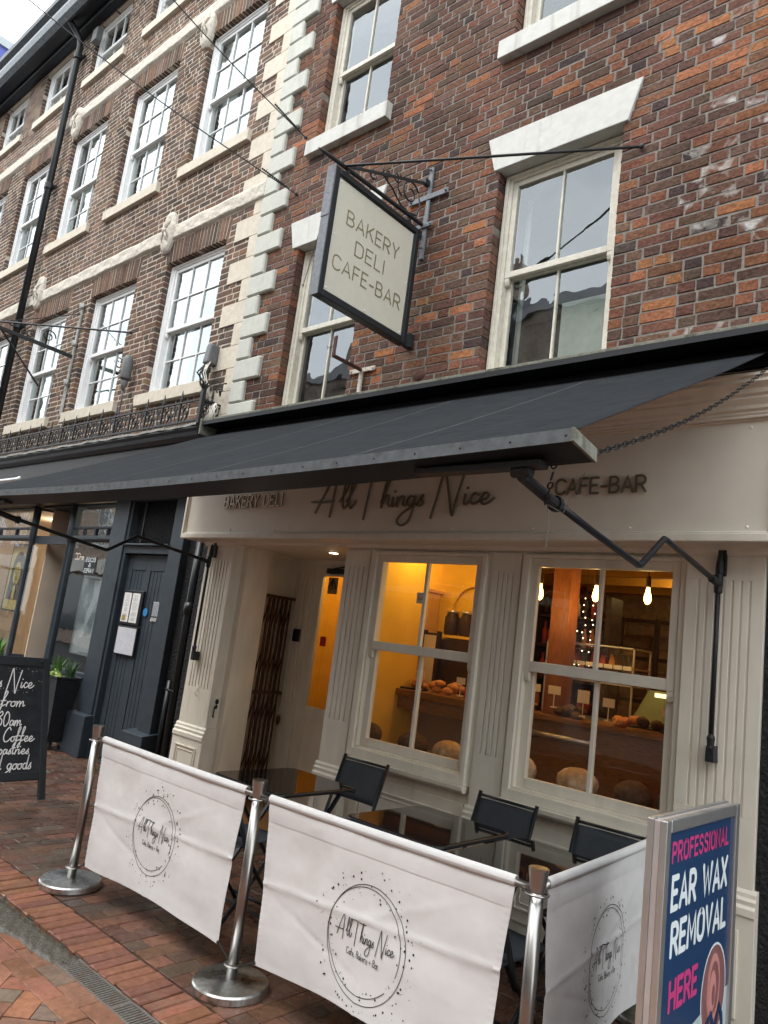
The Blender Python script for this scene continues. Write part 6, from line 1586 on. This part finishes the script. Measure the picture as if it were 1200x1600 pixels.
# ------------------------------------------------------------------ tables and chairs
def rr_pts(x0, x1, y0, y1, r, n=6):
    out = []
    for (cx, cy, a0) in ((x1-r, y1-r, 0), (x0+r, y1-r, 90), (x0+r, y0+r, 180), (x1-r, y0+r, 270)):
        for k in range(n+1): a = R_(a0+90*k/n); out.append((cx+r*math.cos(a), cy+r*math.sin(a)))
    return out
def slab(q, pts, z0, z1):
    n = len(pts); i = len(q.v); q.v += [(x, y, z0) for x, y in pts]+[(x, y, z1) for x, y in pts]
    q.f.append(tuple(i+k for k in reversed(range(n)))); q.f.append(tuple(i+n+k for k in range(n)))
    for k in range(n): q.f.append((i+k, i+(k+1) % n, i+n+(k+1) % n, i+n+k))
def table():
    t = thing('bistro_table', 'black glass table', 'table', (0, 0, 0), 'black glass folding tables behind the banners')
    q = MB(); slab(q, rr_pts(-.305, .305, -.33, .33, .06), .712, .720); add(t, 'glass_top', q, 'black_glass_top')
    q = MB(); P = rr_pts(-.312, .312, -.337, .337, .065); q.tube([(x, y, .708) for x, y in P], .011, 8, closed=True); q.box(-.30, .30, -.326, -.312, .685, .71); q.box(-.30, .30, .312, .326, .685, .71); add(t, 'rim', q, 'black_tube', smooth=False)
    for sx in (-.25, .25):
        add(t, 'leg', MB().bar((sx, -.28, .0), (sx, .26, .70), .016, .028, (1,0,0)), 'black_tube', bevel=.003)
        add(t, 'leg', MB().bar((sx*.9, .28, .0), (sx*.9, -.26, .70), .016, .028, (1,0,0)), 'black_tube', bevel=.003)
    q = MB(); q.tube([(-.25, -.26, .03), (.25, -.26, .03)], .009, 6); q.tube([(-.23, .26, .03), (.23, .26, .03)], .009, 6); q.tube([(-.25, 0, .36), (.25, 0, .36)], .007, 6); add(t, 'stretcher', q, 'black_tube')
    return t
t0 = table(); t0.location = (-3.60, 3.345, 0); t0['label'] = 'leftmost black glass table, in front of the entrance recess'
dup(t0, (-2.515, 3.42, 0), 0, 'middle black glass table, below the left shop window'); dup(t0, (-1.825, 3.40, 0), 0, 'rightmost black glass table, behind the right banner')
def chair(back=.84, nm='folding_chair'):
    t = thing(nm, 'black folding chair', 'chair', (0, 0, 0), 'black folding mesh chairs')
    k = back/.84; W2 = .195
    for s in (-1, 1):
        add(t, 'leg', MB().tube([(s*W2, -.23, .0), (s*W2, .10, .46*k+.0), (s*W2, .235, back)], .012, 8), 'black_tube', smooth=True)
        add(t, 'leg', MB().tube([(s*(W2-.03), .23, 0), (s*(W2-.03), -.20, .435)], .011, 8), 'black_tube', smooth=True)
    q = MB(); q.tube([(-W2, .228, back-.02), (W2, .228, back-.02)], .009, 6); q.tube([(-W2, -.19, .05), (W2, -.19, .05)], .009, 6); q.tube([(-W2+.03, .20, .04), (W2-.03, .20, .04)], .009, 6); q.tube([(-W2+.03, -.20, .435), (W2-.03, -.20, .435)], .010, 6); q.tube([(-W2+.03, .19, .425), (W2-.03, .19, .425)], .010, 6); add(t, 'stretcher', q, 'black_tube', smooth=True)
    zl = .575*k; zu = back-.035
    def bp(u, v):
        z = zl+(zu-zl)*v; y = .10+(z-.46*k)/(back-.46*k)*.135+.014*math.sin(math.pi*u)
        return (-W2+2*W2*u, y-.004, z)
    add(t, 'backrest', MB().grid(bp, 10, 6), 'mesh_fabric', smooth=True, solid=.004)
    add(t, 'seat', MB().grid(lambda u, v: (-W2+.03+(2*W2-.06)*u, -.20+.39*v, .440-.010*v-.014*math.sin(math.pi*u)*math.sin(math.pi*v)), 10, 8), 'mesh_fabric', smooth=True, solid=.004)
    q = MB()
    for s in (-1, 1): q.blob((s*(W2+.012), -.05, .235), .006, .010, .010, 8, 5)
    add(t, 'pivot_bolt', q, 'steel_polished', smooth=True)
    return t
c0 = chair(); c0.location = (-3.525, 3.77, 0); c0.rotation_euler.z = .03; c0['label'] = 'left folding chair against the shopfront beside the entrance, behind the left table'
dup(c0, (-2.40, 3.775, 0), -.02, 'middle folding chair against the shopfront between the two shop windows'); dup(c0, (-1.755, 3.80, 0), .03, 'right folding chair under the right shop window')
c1 = chair(.71, 'low_folding_chair'); c1.location = (-3.55, 2.99, 0); c1.rotation_euler.z = math.pi+.05; c1['label'] = 'low folding chair on the street side of the left table, beside the middle post'
dup(c1, (-2.50, 3.02, 0), math.pi-.04, 'folding chair hidden behind the centre banner, on the street side of the middle table'); dup(c1, (-1.82, 3.02, 0), math.pi-.08, 'low folding chair on the street side of the right table, beside the right post')

# ------------------------------------------------------------------ pavement sign for ear wax removal
XF = -.925
ab = thing('pavement_sign', 'silver framed navy EAR WAX REMOVAL poster stand at the right edge', 'sign', (-.965, 2.95, 0))
ya, yb = 2.535, 3.305
def yz_frame(q, y0, y1, z0, z1, w, x0, x1):
    q.box(x0, x1, y0, y0+w, z0, z1); q.box(x0, x1, y1-w, y1, z0, z1); q.box(x0, x1, y0+w, y1-w, z0, z0+w); q.box(x0, x1, y0+w, y1-w, z1-w, z1)
for (x0, x1) in ((XF-.022, XF), (XF-.066, XF-.044)):
    q = MB(); yz_frame(q, ya, yb, .10, 1.20, .042, x0, x1); add(ab, 'snap_frame', q, 'alu_frame', bevel=.004)
q = MB(); q.box(XF-.0435, XF-.0225, ya+.004, yb-.004, .08, 1.196); q.box(XF-.0215, XF-.014, ya+.03, yb-.03, .12, 1.18); q.box(XF-.058, XF-.050, ya+.03, yb-.03, .12, 1.18); add(ab, 'core_panel', q, 'alu_side', bevel=.002)
q = MB(); q.box(XF-.14, XF+.05, ya+.02, yb-.02, .0, .075); add(ab, 'base', q, 'black_paint', bevel=.02)
q = MB(); q.box(XF-.0135, XF-.0105, ya+.04, yb-.04, .14, 1.16); po = add(ab, 'poster', q, 'poster_navy')
XP = XF-.0102
def ptxt(txt, y0, y1, z, size, th, m, sp=.28):
    st, w = strokes_for(txt, SANS, sp); q = MB(); text_mesh(q, st, (y1-y0)/w, size, th, lambda u, v, h: (XP+h*.6, y0+u, z+v)); add(po, 'lettering', q, m)
ptxt('PROFESSIONAL', 2.625, 3.195, 1.062, .058, .0125, 'poster_pink', .30)
ptxt('EAR WAX', 2.64, 3.195, .915, .095, .021, 'poster_white', .26)
ptxt('REMOVAL', 2.655, 3.20, .772, .092, .021, 'poster_white', .26)
ptxt('HERE', 2.665, 2.915, .605, .082, .020, 'poster_pink', .28)
q = MB(); q.poly([(XP+.0006, y, z) for y, z in ((2.576, .142), (3.264, .142), (3.264, .545), (3.0, .52), (2.85, .50), (2.576, .44))]); add(po, 'pale_swoosh', q, 'poster_pale')
def disc(r, rz, cy, cz, h, m, nm='ear_picture'):
    q = MB(); q.poly([(XP+h, cy+r*math.cos(R_(a)), cz+rz*math.sin(R_(a))) for a in range(0, 360, 9)]); add(po, nm, q, m)
disc(.135, .165, 3.105, .560, .0010, 'poster_white', 'picture_ring'); disc(.127, .157, 3.105, .560, .0014, 'skin_dark')
disc(.072, .115, 3.10, .575, .0018, 'skin_print'); disc(.050, .088, 3.105, .575, .0022, 'skin_dark'); disc(.036, .07, 3.09, .565, .0026, 'skin_print'); disc(.018, .035, 3.10, .55, .003, 'skin_dark')
q = MB(); text_mesh(q, [arc(3.10, .575, .062, .10, -60, 230)], 1, 1, .012, lambda u, v, h: (XP+.0026+h*.3, u, v)); add(po, 'ear_picture', q, 'skin_print')
q = MB(); text_mesh(q, [[(3.02, .40), (3.04, .47), (3.08, .49), (3.11, .44), (3.13, .40)], [(3.12, .42), (3.17, .50), (3.20, .46), (3.21, .42)]], 1, 1, .022, lambda u, v, h: (XP+.003+h, u, v)); add(po, 'finger_picture', q, 'poster_navy')

# ------------------------------------------------------------------ chalk board at the left
lean = .364
def cbp(y, z, h=0): return (-6.28-lean*z+h*.94, y+.045, z+h*.34)
ch = thing('chalk_board', 'black A frame chalk board with white handwriting at the left edge of the pavement', 'chalk board', (-6.45, 2.8, 0))
def cb_box(q, y0, y1, z0, z1, h0, h1): q.hexa([cbp(y0,z0,h0), cbp(y1,z0,h0), cbp(y1,z0,h1), cbp(y0,z0,h1), cbp(y0,z1,h0), cbp(y1,z1,h0), cbp(y1,z1,h1), cbp(y0,z1,h1)])
q = MB(); cb_box(q, 3.055, 3.115, 0, 1.12, -.03, 0); cb_box(q, 2.44, 2.50, 0, 1.12, -.03, 0); cb_box(q, 2.50, 3.055, 1.045, 1.12, -.03, 0); cb_box(q, 2.50, 3.055, .15, .215, -.03, 0)
add(ch, 'frame', q, 'board_frame', bevel=.006)
q = MB(); cb_box(q, 2.50, 3.055, .215, 1.045, -.022, -.008); bo = add(ch, 'chalk_panel', q, 'chalk_black')
q = MB(); q.bar((-7.05, 3.085, 0), (-6.69, 3.085, 1.10), .03, .05); q.bar((-7.05, 2.47, 0), (-6.69, 2.47, 1.10), .03, .05); q.bar((-6.97, 2.47, .25), (-6.97, 3.085, .25), .03, .05); add(ch, 'rear_frame', q, 'board_frame', bevel=.004)
def chalk(txt, yr, z, size, th, sp=.04, wd=None, yl=None):
    st, w = strokes_for(txt, SCRIPT, sp, True); sx = (wd or (yr-yl))/w; q = MB()
    text_mesh(q, st, sx, size, th, lambda u, v, h: cbp(yr-(wd or (yr-yl))+u, z+v, -.008+h), shear=.12); add(bo, 'chalk_writing', q, 'chalk_white')
chalk('ings Nice', 2.965, .865, .125, .0085, wd=.40)
chalk('from', 2.905, .715, .115, .0085, wd=.20)
chalk('30am', 2.885, .565, .115, .0085, wd=.20)
chalk('way Coffee', 2.99, .445, .11, .0085, wd=.42)
chalk('pastries', 2.96, .350, .10, .0085, wd=.25)
chalk('d goods', 2.985, .235, .12, .0085, wd=.29)
q = MB(); rg = random.Random(12)
for k in range(36):
    y = rg.uniform(2.62, 3.045); z = rg.choice([rg.uniform(.98, 1.03), rg.uniform(.82, .86)]) if y < 3.0 else rg.uniform(.82, 1.03); s = rg.uniform(.0015, .003)
    q.poly([cbp(y+s*math.cos(R_(a)), z+s*math.sin(R_(a)), -.0065) for a in range(0, 360, 60)])
add(bo, 'chalk_dots', q, 'chalk_white')

# ------------------------------------------------------------------ planters
def planter(x1, y0, lab, w=.44, dd=.30, seed=1, kind=0):
    t = thing('planter', lab, 'planter', (x1-w/2, y0+dd/2, 0), 'tall black slatted planters outside the slate blue shop')
    zb_, zt_ = .09, .80; tp = .075
    def pt(u, v, z):
        k = (z-zb_)/(zt_-zb_); e = tp*(1-k); return (x1-w+e+(w-2*e)*u, y0+e*.8+(dd-1.6*e)*v, z)
    q = MB(); q.hexa([pt(.02,.02,zb_), pt(.98,.02,zb_), pt(.98,.98,zb_), pt(.02,.98,zb_), pt(.02,.02,zt_-.03), pt(.98,.02,zt_-.03), pt(.98,.98,zt_-.03), pt(.02,.98,zt_-.03)]); add(t, 'liner', q, 'black_paint')
    n = 30
    for k in range(n):
        z = zb_+(zt_-zb_)*k/n; z2 = z+(zt_-zb_)/n*.62; q = MB()
        q.hexa([pt(0,0,z), pt(1,0,z), pt(1,1,z), pt(0,1,z), pt(0,0,z2), pt(1,0,z2), pt(1,1,z2), pt(0,1,z2)])
        add(t, 'slat', q, 'rattan_black', bevel=.002, seg=1)
    q = MB(); q.box(x1-w-.004, x1+.004, y0-.004, y0+.02, zt_-.012, zt_+.006); q.box(x1-w-.004, x1+.004, y0+dd-.02, y0+dd+.004, zt_-.012, zt_+.006); q.box(x1-w-.004, x1-w+.02, y0, y0+dd, zt_-.012, zt_+.006); q.box(x1-.02, x1+.004, y0, y0+dd, zt_-.012, zt_+.006); add(t, 'rim', q, 'rattan_black', bevel=.002)
    for (u, v) in ((.15, .1), (.85, .1), (.85, .9), (.15, .9)):
        c = pt(u, v, zb_); q = MB(); q.lathe([(.028, -.011), (.028, .011)], (c[0], c[1], .028), 12, 'y'); q.box(c[0]-.012, c[0]+.012, c[1]-.016, c[1]-.012, .02, .09); q.box(c[0]-.012, c[0]+.012, c[1]+.012, c[1]+.016, .02, .09); add(t, 'caster', q, 'caster')
    rg = random.Random(seed)
    def leaves(nm, lab, cx, cy, n, hgt, wd, m, spread=.10, bend=.5):
        q = MB()
        for k in range(n):
            a = rg.uniform(0, 6.28); h = hgt*rg.uniform(.6, 1); r0 = rg.uniform(0, spread*.4); w_ = wd*rg.uniform(.7, 1.2); be = bend*rg.uniform(.2, 1)*h
            ca, sa = math.cos(a), math.sin(a); pr = None
            for j in range(7):
                s_ = j/6; rr_ = r0+be*s_*s_; ww = w_*(1-s_**2)*.5+.0004
                c = Vector((cx+ca*rr_, cy+sa*rr_, zt_-.05+h*s_*(1-.15*s_)))
                l_ = c+Vector((-sa*ww, ca*ww, 0)); r_ = c-Vector((-sa*ww, ca*ww, 0)); m_ = c+Vector((ca, sa, 0))*-.15*ww
                if pr: q.quad(tuple(pr[0]), tuple(pr[2]), tuple(m_), tuple(l_)); q.quad(tuple(pr[2]), tuple(pr[1]), tuple(r_), tuple(m_))
                pr = (l_, r_, m_)
        single(nm, lab, 'plant', q, m, (cx, cy, zt_-.03))
    cx, cy = x1-w/2, y0+dd/2
    return t, leaves, cx, cy, zt_
t, leaves, cx, cy, zt_ = planter(-8.20, 3.99, 'tall black slatted planter on casters with bright green plants beside the slate blue pilaster', seed=2)
leaves('spiky_plant', 'tall spiky green plant in the near slatted planter', cx-.05, cy-.03, 46, .34, .022, 'leaf_green', .14, .35)
leaves('grass_plant', 'dark green spiky grass at the back of the near planter', cx+.10, cy+.05, 40, .30, .018, 'leaf_dark', .12, .4)
def bushy(nm, lab, cx, cy, zt_, seed, rx=.12, ry=.08, n=420):
    rg = random.Random(seed); q = MB()
    for k in range(n):
        a = rg.uniform(0, 6.28); r = math.sqrt(rg.random()); z = zt_-.02+rg.uniform(0, .08)*(1.2-r)+.01
        c = Vector((cx+rx*r*math.cos(a), cy+ry*r*math.sin(a), z)); u = Vector((rg.uniform(-1,1), rg.uniform(-1,1), rg.uniform(-.2,1))).normalized(); v = u.orthogonal().normalized(); s_ = rg.uniform(.008, .016)
        q.quad(tuple(c-u*s_), tuple(c+v*s_*.6), tuple(c+u*s_), tuple(c-v*s_*.6))
    single(nm, lab, 'plant', q, 'leaf_lime', (cx, cy, zt_))
bushy('trailing_plant', 'low lime green plant along the front rim of the near planter', cx+.02, cy-.09, zt_, 4, .17, .06)
t, leaves, cx, cy, zt_ = planter(-10.05, 3.96, 'black slatted planter mostly hidden behind the chalk board', seed=5)
leaves('spiky_plant', 'tall bright green spiky plant showing above the chalk board', cx+.05, cy, 60, .40, .028, 'leaf_green', .18, .3)
bushy('trailing_plant', 'pale lime plant showing above the left end of the chalk board', cx-.20, cy-.05, zt_+.02, 6, .10, .07)
